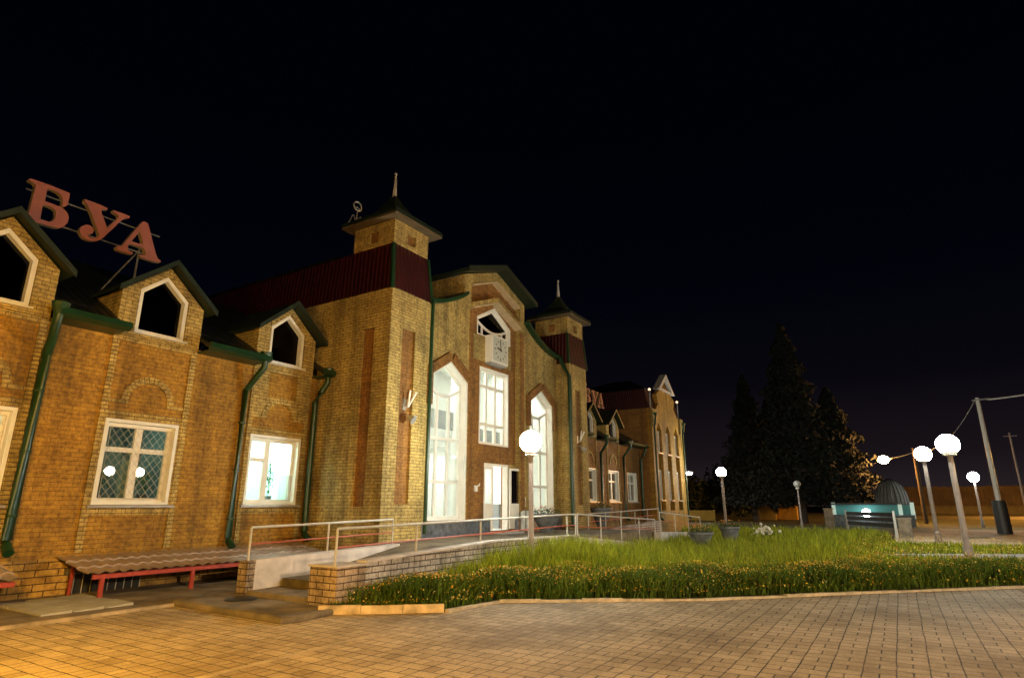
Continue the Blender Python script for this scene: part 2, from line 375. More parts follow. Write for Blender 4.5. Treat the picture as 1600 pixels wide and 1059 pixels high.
struct('bed_path', MB().slab([(24.3, .9), (25.2, .9), (27.8, -3.6), (33, -9), (27.3, -9), (24.0, -2.9)], -.2, .055, 'z'), M['path'])
struct('far_square', MB().slab([(32.6, .42), (54, .5), (56, -40), (31, -40), (31.8, -4)], -.2, .03, 'z'), M['paving'])
struct('road', MB().slab([(96, 40), (150, 60), (150, -200), (88, -200)], -.3, .01, 'z'), M['asphalt'])
# ------------------------------------------------------------------ station
ST = thing('station_building', 'long yellow brick railway station with two red-banded towers, dormers and tall lit windows', 'railway station', (17.8, 12, 0))
def rect(x0, z0, x1, z1): return [(x0, z0), (x1, z0), (x1, z1), (x0, z1)]
def pent(x0, x1, z0, zs, za): return [(x0, z0), (x1, z0), (x1, zs), ((x0+x1)/2, za), (x0, zs)]
WY = 13.8
def frame_bars(mb, segs, y, wd=.05, dp=.06):
    for (x0, z0, x1, z1) in segs:
        d = math.hypot(x1-x0, z1-z0); nx, nz = -(z1-z0)/d*wd/2, (x1-x0)/d*wd/2
        mb.slab([(x0-nx, z0-nz), (x1-nx, z1-nz), (x1+nx, z1+nz), (x0+nx, z0+nz)], y, y+dp, 'y')
def ground_window(x0, x1, z0, z1, y, kind):
    wd = MB(); fw = .085; yy = y+.13
    # white lining round the opening, proud of the brick
    wd.slab(rect(x0, z0, x1, z1), y-.02, y+.22, 'y', [rect(x0+.07, z0+.06, x1-.07, z1-.07)])
    w_ = wd.build('window', M['white'], ST)
    a0, a1, b0, b1 = x0+.07, x1-.07, z0+.06, z1-.07
    f = MB(); f.slab(rect(a0, b0, a1, b1), yy, yy+.07, 'y', [rect(a0+fw, b0+fw, a1-fw, b1-fw)])
    xm = a0+(a1-a0)*(.5 if kind != 'split' else .40)
    f.box(xm-.075, yy-.01, b0+fw, xm+.075, yy+.062, b1-fw)
    zt = b0+(b1-b0)*.66
    f.box(a0+fw, yy-.005, zt-.05, xm-.06, yy+.06, zt+.05)
    if kind != 'split': f.box(xm+.06, yy-.005, zt-.05, a1-fw, yy+.06, zt+.05)
    f.build('frame', M['white'], w_)
    MB().box(a0+.01, yy+.03, b0+.01, a1-.01, yy+.036, b1-.01).build('pane', M['glass'], w_)
    MB().hexa([(x0-.1, y-.12, z0-.05), (x1+.1, y-.12, z0-.05), (x1+.1, y-.021, z0-.05), (x0-.1, y-.021, z0-.05)],
              [(x0-.1, y-.12, z0-.01), (x1+.1, y-.12, z0-.01), (x1+.1, y-.021, z0+.012), (x0-.1, y-.021, z0+.012)]).build('sill', M['sill'], w_)
    return w_
def grille(w_, x0, x1, z0, z1, y, part=False):
    g = MB(); r = .0042
    g.tube([(x0, y, z0), (x1, y, z0), (x1, y, z1), (x0, y, z1)], .009, 6, True)
    n = 8; st = (x1-x0)/n*1.0
    xs = x0+st/2
    def clip(xa, za, dx, dz):  # line through in box
        ts = []
        for lo, hi, p, d in ((x0, x1, xa, dx), (z0, z1, za, dz)):
            ts.append(sorted(((lo-p)/d, (hi-p)/d)))
        a = max(ts[0][0], ts[1][0]); b = min(ts[0][1], ts[1][1]); return (a, b) if b-a > .02 else None
    sl_ = 1.25
    k = -int((z1-z0)/sl_/st)-2
    for i in range(k, n+20):
        for s_ in (1, -1):
            xa = x0+i*st; za = z0 if s_ == 1 else z1
            c = clip(xa, za, 1., sl_*s_)
            if c: g.tube([(xa+c[0], y, za+c[0]*sl_*s_), (xa+c[1], y, za+c[1]*sl_*s_)], r, 5)
    g.build('grille', M['rail'], w_)

def dormer(c, y0, lit=False, full=True):
    """brick dormer front with pentagonal window, cheeks and gabled roof"""
    hw = .93; pk = 7.02; ev = 6.22
    fr = MB().slab([(c-hw, 5.22), (c+hw, 5.22), (c+hw, ev), (c, pk), (c-hw, ev)], y0-.07, y0+.25, 'y', [pent(c-.56, c+.56, 5.34, 6.33, 6.80)])
    fr.slab([(y0+.25, 5.5), (y0+.25, ev), (y0+2.1, ev), (y0+2.1, 5.9)], c-hw, c-hw+.12, 'x')
    fr.slab([(y0+.25, 5.5), (y0+.25, ev), (y0+2.1, ev), (y0+2.1, 5.9)], c+hw-.12, c+hw, 'x')
    d_ = fr.build('dormer', M['light'], ST)
    # soldier course following the gable: thin proud band
    b = MB(); n = 9
    for s_ in (-1, 1):
        for i in range(n):
            q0 = (i+.06)/n; q1 = (i+.94)/n
            xa = c+s_*.60*q0; xb = c+s_*.60*q1; za = 6.82-.50*q0; zb = 6.82-.50*q1; hh = .17
            pts = [(xa, za+.01), (xb, zb+.01), (xb+s_*.05*0, zb+hh), (xa, za+hh)]
            b.slab(pts if s_ > 0 else pts[::-1], y0-.085, y0-.06, 'y')
    b.build('gable_bricks', M['light'], d_)
    f = MB().slab(pent(c-.555, c+.555, 5.345, 6.325, 6.795), y0-.03, y0+.2, 'y', [pent(c-.47, c+.47, 5.42, 6.28, 6.69)])
    wn = f.build('window_frame', M['white'], d_)
    MB().slab(pent(c-.47, c+.47, 5.42, 6.28, 6.69), y0+.12, y0+.13, 'y').build('pane', M['darkglass'], d_)
    MB().hexa([(c-.6, y0-.17, 5.30), (c+.6, y0-.17, 5.30), (c+.6, y0-.072, 5.30), (c-.6, y0-.072, 5.30)], [(c-.6, y0-.17, 5.335), (c+.6, y0-.17, 5.335), (c+.6, y0-.072, 5.35), (c-.6, y0-.072, 5.35)]).build('sill', M['white'], d_)
    t = .07; W = 1.10; za = pk+.03; k = (za-(ev-.12))/W if False else .84
    zl = za-k*W
    rf = MB()
    for s_ in (-1, 1):
        pts = [(c, za), (c+s_*W, zl), (c+s_*W, zl+t), (c, za+t*1.25)]
        rf.slab(pts, y0-.34, y0+2.6, 'y')
    rf.build('dormer_roof', M['greendark'], d_)
    fb = MB()
    for s_ in (-1, 1):
        pts = [(c, za-.02), (c+s_*(W+.02), zl-.04), (c+s_*(W+.02), zl+t+.02), (c, za+t*1.25+.03)]
        fb.slab(pts, y0-.37, y0-.343, 'y')
    fb.build('fascia', M['greendark'], d_)
    return d_

def arch_ring(mb, c, zc, r0, r1, y, n=15, dep=.03, a0=0, a1=180):
    for i in range(n):
        t0 = R(a0+(a1-a0)*(i+.06)/n); t1 = R(a0+(a1-a0)*(i+.94)/n)
        mb.slab([(c+r0*math.cos(t0), zc+r0*math.sin(t0)), (c+r1*math.cos(t0), zc+r1*math.sin(t0)), (c+r1*math.cos(t1), zc+r1*math.sin(t1)), (c+r0*math.cos(t1), zc+r0*math.sin(t1))], y-dep, y+.01, 'y')
def pilaster(mb, x0, x1, z0, z1, y, dep=.035):
    z = z0; i = 0
    while z < z1-.02:
        h = .0835; mb.box(x0+random.uniform(-.004, .004), y-dep, z+.005, x1+random.uniform(-.004, .004), y+.01, min(z+h-.005, z1)); z += h; i += 1
def half_ring(mb): pass

def wing(xa, xb, bays, wins, y, name, wm=None):
    holes = [rect(a+.01, z0+.005, b-.01, z1-.005) for (a, b, z0, z1, k) in wins]
    MB().slab([(xa, .68), (xb, .68), (xb, 5.25), (xa, 5.25)], y, y+.4, 'y', holes).build(name, wm or M['orange'], ST)
    MB().box(xa, y-.025, -.1, xb, y+.4, .68).build('plinth', M['plinth'], ST)
wins_near = [(3.03, 4.58, 1.66, 3.42, 'cross'), (6.1, 7.65, 1.66, 3.42, 'cross'), (9.5, 11.08, 1.66, 3.42, 'split')]
wing(-6, 11.5, None, wins_near, WY, 'wing_wall')
for i, (a, b, z0, z1, k) in enumerate(wins_near):
    w_ = ground_window(a, b, z0, z1, WY, k)
    if k == 'cross' : grille(w_, a+.14, b-.14, z0+.13, z1-.16, WY+.02)
    else: grille(w_, (a+b)/2+.25, b-.16, z0+.12, z0+.75, WY+.02)
    tr = MB()
    # light surround: rows of brick beside, over and under the window
    for xx0, xx1 in ((a-.14, a-.005), (b+.005, b+.14)):
        pilaster(tr, xx0, xx1, 1.58, 3.58, WY, .024)
    z = 3.43
    for r_ in range(2):
        x = a-.14+(.12 if r_ else 0)
        while x < b+.13:
            x2 = min(x+.25, b+.14); tr.box(x+.004, WY-.022, z+.004+.083*r_, x2-.004, WY+.01, z+.079+.083*r_); x = x2
    x = a-.14
    while x < b+.13:
        x2 = min(x+.125, b+.14); tr.box(x+.004, WY-.022, 1.46, x2-.004, WY+.01, 1.60); x = x2
    tr.build('window_surround', M['light'], ST)
for c, kind in ((3.82, 0), (6.88, 0), (10.3, 1)):
    p = MB()
    if kind == 0:
        pilaster(p, c-.93, c-.80, .76, 5.2, WY, .05); pilaster(p, c+.80, c+.93, .76, 5.2, WY, .05)
        arch_ring(p, c, 3.84, .42, .56, WY, 15, .04)
        for s_ in (-1, 1):
            p.box(c+s_*.42, WY-.04, 3.76, c+s_*.62, WY+.01, 3.835)
            p.box(c+s_*.625, WY-.03, 3.76, c+s_*.80, WY+.01, 3.835)
        x = c-.93
        while x < c+.92:
            p.box(x+.004, WY-.03, 5.10, min(x+.25, c+.93)-.004, WY+.01, 5.21); x += .25
        p.build('pilaster', M['light'], ST)
    else:
        # third bay: light brick field with brown panel and blind round arch
        n = 20; arc = [(c+.42*math.cos(R(180*i/n)), 3.86+.42*math.sin(R(180*i/n))) for i in range(n+1)]
        hol = [rect(c-.45, 4.42, c+.47, 5.08)]
        outer = [(c-.93, 3.86)]+[(q[0], q[1]) for q in arc[::-1]]+[(c+.93, 3.86), (c+.93, 5.24), (c-.93, 5.24)]
        p.slab(outer, WY-.05, WY+.01, 'y', hol)
        p.build('brick_field', M['light'], ST); p = MB(); p.box(c-.93, WY-.049, .76, c-.815, WY+.01, 3.859); p.build('pilaster', M['light'], ST); p = MB(); p.box(c+.80, WY-.049, .76, c+.93, WY+.01, 3.859)
        p.build('pilaster', M['light'], ST)
        q = MB(); arch_ring(q, c, 3.86, .43, .58, WY-.045, 15, .03); q.build('blind_arch', M['light'], ST)
for c in (3.82, 6.88, 10.3): dormer(c, WY)
# wing roof, eaves, gutters
def wing_roof(xa, xb, bays, name='wing_roof'):
    rf = MB(); sl_ = .56
    rf.slab([(14.0, 5.72), (18.4, 5.72+4.4*sl_), (22.5, 5.72+.1), (22.5, 5.6), (18.4, 5.6+4.4*sl_), (14.0, 5.6)], xa, xb, 'x')
    edges = [xa]+[v for c in bays for v in (c-.94, c+.94)]+[xb]
    seg = [(edges[i], edges[i+1]) for i in range(0, len(edges), 2) if edges[i+1]-edges[i] > .15]
    for (a, b) in seg:
        rf.slab([(13.22, 5.285), (14.0, 5.715), (14.0, 5.60), (13.22, 5.19)], a, b, 'x')
    rf.build(name, M['roof'], ST)
    for (a, b) in seg:
        g = MB(); g.slab([(13.08, 5.22), (13.22, 5.17), (13.24, 5.36), (13.10, 5.34)], a-.05, b+.05, 'x')
        g.box(a, 13.24, 5.17, b, 13.8, 5.2)
        g.build('gutter', M['green'], ST)
wing_roof(-6, 11.5, (3.82, 6.88, 10.3))
MB().box(-6.3, 13.9, 0, -6, 22, 5.6).build('end_wall', M['orange'], ST)
def downpipe(x, ytop, ztop, yb, zb, dx=0, r=.075, cx=None):
    m = MB().tube([(x+dx, ytop, ztop), (x+dx, ytop+.02, ztop-.22), (x+dx*.4, (ytop+yb)/2, ztop-.5), (x, yb, ztop-.78), (x, yb, zb+.2), (x, yb-.02, zb+.12), (x, yb-.2, zb-.02)], r, 10)
    o = m.build('downpipe', M['green'], ST, True)
    for z in np.arange(zb+.6, ztop-.9, 1.15): MB().lathe([(r+.012, 0), (r+.012, .04)], (x, yb, float(z)), 10).build('pipe_collar', M['green'], o)
    c = MB()
    c.lathe([(r*.9, 0), (r*1.7, .16), (r*1.9, .24)], (x+dx, ytop, ztop-.06), 10)
    c.build('rain_head', M['green'], o)
downpipe(4.80, 13.22, 5.25, 13.68, .85, -.1, .085)
downpipe(9.16, 13.22, 5.25, 13.68, .72, .14, .08)
downpipe(11.32, 13.35, 5.25, 13.62, .80, .16, .08)

# --------------------------- towers and hall
def tower(xl, xr, yf, side, mirror=False):
    z0, z1 = -.1, 7.52; yb = 20.0
    xc = (xl+xr)/2-.03
    f = MB().slab([(xl, z0), (xr, z0), (xr, z1), (xl, z1)], yf, yf+.09, 'y', [rect(xc-.29, 1.68, xc+.25, 6.45)])
    f.box(xl+.002, yf+.09, z0, xr-.002, yf+.4, 1.6); f.box(xl+.002, yf+.09, 6.55, xr-.002, yf+.4, z1)
    f.build('tower', M['light'], ST)
    MB().box(xl+.1, yf+.091, 1.6, xr-.1, yf+.4, 6.55).build('brown_panel', M['brown'], ST)
    # left side face, running back as the side wall of the hall
    s_ = MB().slab([(yf+.09, z0), (yb, z0), (yb, z1), (yf+.09, z1)], xl, xl+.09, 'x', [[(yf+.60, 1.62), (yf+1.06, 1.62), (yf+1.06, 6.42), (yf+.60, 6.42)]])
    s_.build('tower_side', M['light'], ST)
    MB().box(xl+.091, yf+.4, 1.5, xl+.3, yf+1.6, 6.5).build('brown_panel', M['brown'], ST)
    MB().slab([(yf+.09, z0), (13.9, z0), (13.9, z1), (yf+.09, z1)], xr-.09, xr, 'x').build('tower_side', M['light'], ST)
    b = MB()   # string course of slightly proud bricks
    b.box(xl-.02, yf-.02, 6.80, xr+.02, yf+.05, 6.93); b.box(xl-.02, yf+.05, 6.80, xl+.05, 13.8, 6.93)
    b.build('string_course', M['light'], ST)
    # mansard band in red sheet
    ov = .03; zt = 8.87
    m = MB()
    m.hexa([(xl-ov, yf-ov, z1), (xr+ov+.03, yf-ov, z1), (xr+ov+.03, 13.3, z1), (xl-ov, 13.3, z1)],
           [(xl-.0, yf+.05, zt), (xr-.10, yf+.05, zt), (xr-.10, 13.2, zt), (xl-.0, 13.2, zt)])
    m.build('mansard', M['mansard'], ST)
    for (xx, xt) in ((xl-ov, xl), (xr+ov+.03, xr-.10)):
        c = MB(); c.hexa([(xx-.055, yf-ov-.025, z1-.03), (xx+.055, yf-ov-.025, z1-.03), (xx+.055, yf-ov+.05, z1-.03), (xx-.055, yf-ov+.05, z1-.03)],
               [(xt-.045, yf+.02, zt), (xt+.045, yf+.02, zt), (xt+.045, yf+.09, zt), (xt-.045, yf+.09, zt)])
        c.build('corner_trim', M['green'], ST)
    # brick lantern box on top
    bx0, bx1, by0, by1 = xl-.03, xr-.17, yf+.02, yf+1.62
    k = MB(); k.slab(rect(bx0, zt+.001, bx1, 9.62), by0, by0+.08, 'y', [rect((bx0+bx1)/2-.18, 9.02, (bx0+bx1)/2+.18, 9.36)])
    k.slab([(by0+.08, zt+.001), (by1, zt+.001), (by1, 9.62), (by0+.08, 9.62)], bx0, bx0+.08, 'x', [[((by0+by1)/2-.18, 9.02), ((by0+by1)/2+.18, 9.02), ((by0+by1)/2+.18, 9.36), ((by0+by1)/2-.18, 9.36)]])
    k.box(bx1-.08, by0+.08, zt+.001, bx1, by1, 9.62)
    k.build('turret', M['light'], ST)
    MB().box(bx0+.082, by0+.082, zt+.01, bx1-.082, by1-.05, 9.6).build('turret_core', M['brown'], ST)
    # roof of the turret: flared pyramid
    ox0, ox1, oy0, oy1 = bx0-.30, bx1+.34, by0-.30, by1+.3; cx, cy = (bx0+bx1)/2, (by0+by1)/2
    r_ = MB(); prof = [(1.0, 9.66), (.985, 9.78), (.66, 9.95), (.40, 10.22), (.18, 10.6), (.07, 10.85)]
    rings = []
    for s2, z in prof: rings.append([(cx+(ox0-cx)*s2, cy+(oy0-cy)*s2, z), (cx+(ox1-cx)*s2, cy+(oy0-cy)*s2, z), (cx+(ox1-cx)*s2, cy+(oy1-cy)*s2, z), (cx+(ox0-cx)*s2, cy+(oy1-cy)*s2, z)])
    vs = [p for g in rings for p in g]; fs = [(3, 2, 1, 0), tuple(20+i for i in range(4))]
    for i in range(len(prof)-1):
        for j in range(4): fs.append((i*4+j, i*4+(j+1) % 4, (i+1)*4+(j+1) % 4, (i+1)*4+j))
    r_.add(vs, fs); r_.build('turret_roof', M['greendark'], ST)
    e_ = MB().slab([(ox0+.02, oy0+.02), (ox1-.02, oy0+.02), (ox1-.02, oy1-.02), (ox0+.02, oy1-.02)], 9.60, 9.655, 'z'); e_.build('soffit', plain('soffit_board', (.12, .085, .045), .7), ST)
    MB().lathe([(.09, 0), (.085, .05), (.055, .08), (.07, .12), (.045, .55), (.03, .78), (.05, .80), (.05, .86), (.01, .9)], (cx, cy, 10.80), 12).build('finial', M['rail'], ST, True)
tower(11.53, 13.15, 11.1, 1)
tower(22.42, 24.05, 11.1, 1)
# hall mansard on the left flank behind the tower and the hall roof
m = MB(); m.hexa([(11.5, 13.3, 7.52), (12.2, 13.3, 7.52), (12.2, 20, 7.52), (11.5, 20, 7.52)], [(11.56, 13.2, 8.87), (12.2, 13.2, 8.87), (12.2, 20, 8.87), (11.56, 20, 8.87)])
m.build('mansard', M['mansard'], ST)
MB().hexa([(11.4, 13.25, 8.875), (24.2, 13.25, 8.875), (24.2, 20.2, 8.875), (11.4, 20.2, 8.875)], [(14.2, 16.3, 9.9), (21.4, 16.3, 9.9), (21.4, 17, 9.9), (14.2, 17, 9.9)]).build('hall_roof', M['roof'], ST)
MB().box(23.95, 13.9, -.1, 24.05, 20, 8.87).build('hall_side', M['light'], ST)

CY = 11.7; TC = 17.68
# central wall with swooping parapet
XL, XR = 13.15, 22.42
def curve(xa, za, xb, zb, n=8):   # concave swoop from (xa,za) high to (xb,zb) low & flat
    return [(xa+(xb-xa)*i/n, zb+(za-zb)*(1-i/n)**2.1) for i in range(n+1)]
right = curve(19.70, 8.62, 22.42, 7.72); left = [(2*TC-x, z) for x, z in right][::-1]; left[0] = (XL, left[0][1])
BX0, BX1 = 15.66, 19.70
outer = [(XL, -.1), (XR, -.1)]+right[::-1]+[(BX1, 9.42), (TC, 10.15), (BX0, 9.42)]+left[::-1]
A0, A1 = 14.06, 15.98; C0, C1 = 20.05, 21.95
def win_open(a, b): return pent(a, b, 1.22, 5.60, 6.18)
bay = [(16.08, .75), (19.36, .75), (19.36, 9.18), (TC, 9.78), (16.08, 9.18)]
MB().slab(outer, CY, CY+.28, 'y', [win_open(A0, A1), win_open(C0, C1), bay]).build('central_wall', M['light'], ST)
# inner wall of the central bay
IY = 11.92
MX0, MX1 = 17.02, 18.78
door_open = rect(17.30, .82, 18.84, 3.07); mid_open = rect(16.95, 3.70, 18.85, 6.42); apx = pent(16.75, 18.98, 7.56, 8.22, 8.82)
MB().slab([(16.05, .7), (19.4, .7), (19.4, 9.2), (TC, 9.9), (16.05, 9.2)], IY, IY+.3, 'y', [door_open, mid_open, apx]).build('bay_wall', M['brown'], ST)
lb = MB().slab(rect(16.55, 6.62, 18.98, 7.52), IY-.035, IY+.01, 'y'); lb.build('brick_panel', M['light'], ST)
lb = MB(); lb.box(18.9, IY-.03, .82, 19.36, IY+.01, 3.1)
lb.build('brick_panel', M['light'], ST)
# hood mould over the apex window, and cornice line under the main gable
hd = MB(); n = 14
def sloped_bricks(mb, x0, z0, x1, z1, hgt, y0, y1, n):
    for i in range(n):
        q0 = (i+.05)/n; q1 = (i+.95)/n
        pts = [(x0+(x1-x0)*q0, z0+(z1-z0)*q0), (x0+(x1-x0)*q1, z0+(z1-z0)*q1), (x0+(x1-x0)*q1, z0+(z1-z0)*q1+hgt), (x0+(x1-x0)*q0, z0+(z1-z0)*q0+hgt)]
        mb.slab(pts, y0, y1, 'y')
sloped_bricks(hd, 16.1, 8.34, TC, 8.96, .17, CY-.07, IY+.01, 22); sloped_bricks(hd, 19.34, 8.34, TC, 8.96, .17, CY-.07, IY+.01, 22)
hd.build('hood_mould', M['light'], ST)
hd = MB(); sloped_bricks(hd, 16.1, 8.27, TC, 8.89, .06, CY-.10, IY, 3); sloped_bricks(hd, 19.34, 8.27, TC, 8.89, .06, CY-.10, IY, 3)
hd.build('moulding', M['trim'], ST); hd = MB(); sloped_bricks(hd, 16.12, 9.14, TC, 9.74, .05, CY-.05, IY, 3); sloped_bricks(hd, 19.32, 9.14, TC, 9.74, .05, CY-.05, IY, 3)
hd.build('moulding', M['trim'], ST)
# brown brick hoods round the two tall windows
for a, b in ((A0, A1), (C0, C1)):
    c = (a+b)/2; hm = MB(); wd = .27
    n = 12
    for s_ in (-1, 1):
        xe = c+s_*(b-a)/2
        for i in range(n):
            q0 = (i+.06)/n; q1 = (i+.94)/n
            xa = c+(xe-c)*q0; xb = c+(xe-c)*q1; za = 6.18-.58*q0; zb = 6.18-.58*q1
            hm.slab([(xa, za), (xb, zb), (xb+s_*.12, zb+.26), (xa+s_*.12*(q0 > 0), za+.26)], CY-.09, CY+.02, 'y')
        z = 4.62; i = 0
        while z < 5.72:
            hm.box(xe-s_*.0, CY-.09, z+.005, xe+s_*(.27 if i % 2 else .24), CY+.02, z+.078); z += .0835; i += 1
        hm.box(xe, CY-.088, 5.6, xe+s_*.25, CY+.02, 5.80)
    hm.build('window_hood', M['dark'] if False else M['brown'], ST)
# jamb pier tones: brown brick strips beside bay
pj = MB(); pj.box(16.0, CY-.02, .8, 16.078, CY+.05, 8.2); pj.build('brown_pier', M['brown'], ST); pj = MB(); pj.box(19.365, CY-.02, .8, 19.62, CY+.01, 8.2)
pj.build('brown_pier', M['brown'], ST)
# granite plinth
gp = MB(); gp.box(XL+.02, CY-.12, .72, 17.22, CY+.02, 1.16); gp.box(XL+.02, CY-.16, 1.16, 17.15, CY+.02, 1.20); gp.build('granite_plinth', M['granite'], ST)
gp = MB(); gp.box(19.0, CY-.12, .72, XR-.02, CY+.02, 1.16)
gp.box(19.05, CY-.16, 1.16, XR-.02, CY+.02, 1.20)
gp.build('granite_plinth', M['granite'], ST)

def tall_window(a, b):
    c = (a+b)/2; y = CY+.26
    rv = MB().slab(pent(a-.0, b+.0, 1.22, 5.60, 6.18), CY+.01, CY+.42, 'y', [pent(a+.06, b-.06, 1.27, 5.57, 6.11)])
    w_ = rv.build('tall_window', M['white'], ST)
    ia, ib = a+.06, b-.06
    f = MB().slab(pent(ia, ib, 1.27, 5.57, 6.11), y, y+.08, 'y', [pent(ia+.07, ib-.07, 1.34, 5.52, 6.02)])
    V = (5.32, 5.02)
    wv = (ib-ia)/3
    frame_bars(f, [(ia+.05, V[0], c-.22, V[1]+.03), (c-.24, V[1]+.03, c+.24, V[1]+.03), (c+.22, V[1]+.03, ib-.05, V[0])], y-.012, .09, .085)
    for k in (1, 2): f.box(ia+wv*k-.05, y-.008, 1.34, ia+wv*k+.05, y+.07, V[1]+.04)
    for z in (2.36, 3.68): f.box(ia+.07, y-.01, z-.05, ib-.07, y+.075, z+.05)
    f.build('frame', M['white'], w_)
    MB().slab(pent(ia+.03, ib-.03, 1.3, 5.54, 6.06), y+.035, y+.042, 'y').build('pane', M['glass'], w_)
    MB().box(a-.08, CY-.14, 1.2, b+.08, CY+.25, 1.225).build('sill', M['sill'], w_)
tall_window(A0, A1); tall_window(C0, C1)
# middle three-by-three window
x0, x1, z0, z1 = 16.95, 18.85, 3.70, 6.42
w_ = MB().slab(rect(x0, z0, x1, z1), IY-.01, IY+.32, 'y', [rect(x0+.06, z0+.06, x1-.06, z1-.06)]).build('middle_window', M['white'], ST)
f = MB().slab(rect(x0+.06, z0+.06, x1-.06, z1-.06), IY+.16, IY+.24, 'y', [rect(x0+.12, z0+.12, x1-.12, z1-.12)])
for k in (1, 2):
    xx = x0+.09+(x1-x0-.18)*k/3; f.box(xx-.05, IY+.15, z0+.12, xx+.05, IY+.235, z1-.12)
for z in (4.42, 5.78): f.box(x0+.12, IY+.152, z-.05, x1-.12, IY+.237, z+.05)
f.build('frame', M['white'], w_)
MB().box(x0+.1, IY+.2, z0+.1, x1-.1, IY+.205, z1-.1).build('pane', M['glass'], w_)
# apex window under the gable
ia, ib = 16.75, 18.98; c = (ia+ib)/2
w_ = MB().slab(pent(ia, ib, 7.56, 8.22, 8.82), IY-.01, IY+.3, 'y', [pent(ia+.05, ib-.05, 7.60, 8.19, 8.76)]).build('apex_window', M['white'], ST)
f = MB().slab(pent(ia+.05, ib-.05, 7.60, 8.19, 8.76), IY+.1, IY+.17, 'y', [pent(ia+.14, ib-.14, 7.66, 8.13, 8.64)])
arc = [(ia+.1+(ib-ia-.2)*i/10, 8.12-.27*math.sin(PI*i/10)) for i in range(11)]
frame_bars(f, [(*arc[i], *arc[i+1]) for i in range(10)], IY+.09, .09, .085)
f.box(ia+.42, IY+.092, 7.64, ia+.50, IY+.168, 7.98); f.box(ib-.50, IY+.092, 7.64, ib-.42, IY+.168, 7.98)
f.build('frame', M['white'], w_)
MB().slab(pent(ia+.1, ib-.1, 7.64, 8.15, 8.68), IY+.13, IY+.137, 'y').build('pane', M['darkglass'], w_)
# door: narrow fixed leaf with glass, open leaf swung out to the right
D = MB().slab(rect(17.30, .82, 18.84, 3.07), IY-.015, IY+.2, 'y', [rect(17.37, .83, 18.77, 3.0)]).build('door', M['white'], ST)
lf = MB().slab(rect(17.38, .84, 17.96, 2.98), IY+.06, IY+.11, 'y', [rect(17.47, 1.72, 17.87, 2.88)]); lf.build('fixed_leaf', M['white'], D)
MB().box(17.46, IY+.08, 1.71, 17.88, IY+.086, 2.89).build('pane', M['glass'], D)
ang = R(6); hx, hy = 18.80, IY-.03
def LF(u, v, z): return (hx+u*math.cos(ang)-v*math.sin(ang), hy-u*math.sin(ang)-v*math.cos(ang), z)
def leafbox(mb, u0, v0, z0_, u1, v1, z1_):
    mb.hexa([LF(u0, v0, z0_), LF(u1, v0, z0_), LF(u1, v1, z0_), LF(u0, v1, z0_)], [LF(u0, v0, z1_), LF(u1, v0, z1_), LF(u1, v1, z1_), LF(u0, v1, z1_)])
lf = MB(); leafbox(lf, .02, .02, .86, .92, .07, 1.72); leafbox(lf, .02, .02, 1.72, .11, .07, 2.96); leafbox(lf, .83, .02, 1.72, .92, .07, 2.96); leafbox(lf, .11, .02, 2.88, .83, .07, 2.96)
lf.build('open_leaf', M['white'], D)
lf = MB(); leafbox(lf, .10, .04, 1.71, .84, .046, 2.89); lf.build('open_pane', glass('door_glass', (.30, .26, .24), .25), D)
MB().tube([LF(.86, .08, 1.62), LF(.86, .14, 1.64), LF(.86, .14, 1.92), LF(.86, .08, 1.94)], .014, 6).build('handle', M['white'], D)
# gable roof over the bay block and side cheeks
ck = MB(); ck.slab([(CY+.28, 7.6), (15.6, 7.6), (15.6, 9.42), (CY+.28, 9.42)], BX0, BX0+.2, 'x'); ck.build('gable_cheek', M['light'], ST); ck = MB(); ck.slab([(CY+.28, 7.6), (15.6, 7.6), (15.6, 9.42), (CY+.28, 9.42)], BX1-.2, BX1, 'x')
ck.build('gable_cheek', M['light'], ST)
gr = MB()
for s_ in (-1, 1):
    pts = [(TC, 10.16), (TC+s_*2.32, 9.36), (TC+s_*2.32, 9.50), (TC, 10.32)]
    gr.slab(pts, CY-.42, 16.0, 'y')
gr.build('gable_roof', M['greendark'], ST)
gr = MB()
for s_ in (-1, 1):
    gr.slab([(TC, 10.14), (TC+s_*2.35, 9.33), (TC+s_*2.35, 9.53), (TC, 10.36)], CY-.45, CY-.424, 'y')
gr.build('gable_fascia', M['greendark'], ST)
# swooping parapet flashing and roof behind the parapet
fl = MB()
def strip(mb, pts, y0, y1, t):
    for (xa, za), (xb, zb) in zip(pts, pts[1:]):
        mb.hexa([(xa, y0, za), (xb, y0, zb), (xb, y1, zb), (xa, y1, za)], [(xa, y0, za+t), (xb, y0, zb+t), (xb, y1, zb+t), (xa, y1, za+t)])
strip(fl, left, CY-.22, CY+.3, .13); strip(fl, right, CY-.22, CY+.3, .13)
fl.build('parapet_flashing', M['green'], ST)
rb = MB(); strip(rb, left, CY+.31, 13.4, .12); strip(rb, right, CY+.31, 13.4, .12); rb.build('swooping_roof', M['roof'], ST)
rb = MB().hexa([(13.2, 13.4, 7.6), (22.4, 13.4, 7.6), (22.4, 13.5, 7.6), (13.2, 13.5, 7.6)], [(13.2, 13.4, 8.9), (22.4, 13.4, 8.9), (22.4, 13.5, 8.9), (13.2, 13.5, 8.9)])
rb.build('hall_roof_front', M['roof'], ST)
MB().tube([(13.22, 11.02, 7.6), (13.22, 11.04, 7.2), (13.22, 11.04, .9)], .055, 8).build('downpipe', M['green'], ST, True)
MB().tube([(22.25, 11.45, 7.75), (22.30, 11.3, 7.35), (22.30, 11.05, 6.9), (22.30, 11.03, .85)], .085, 10).build('downpipe', M['green'], ST, True)
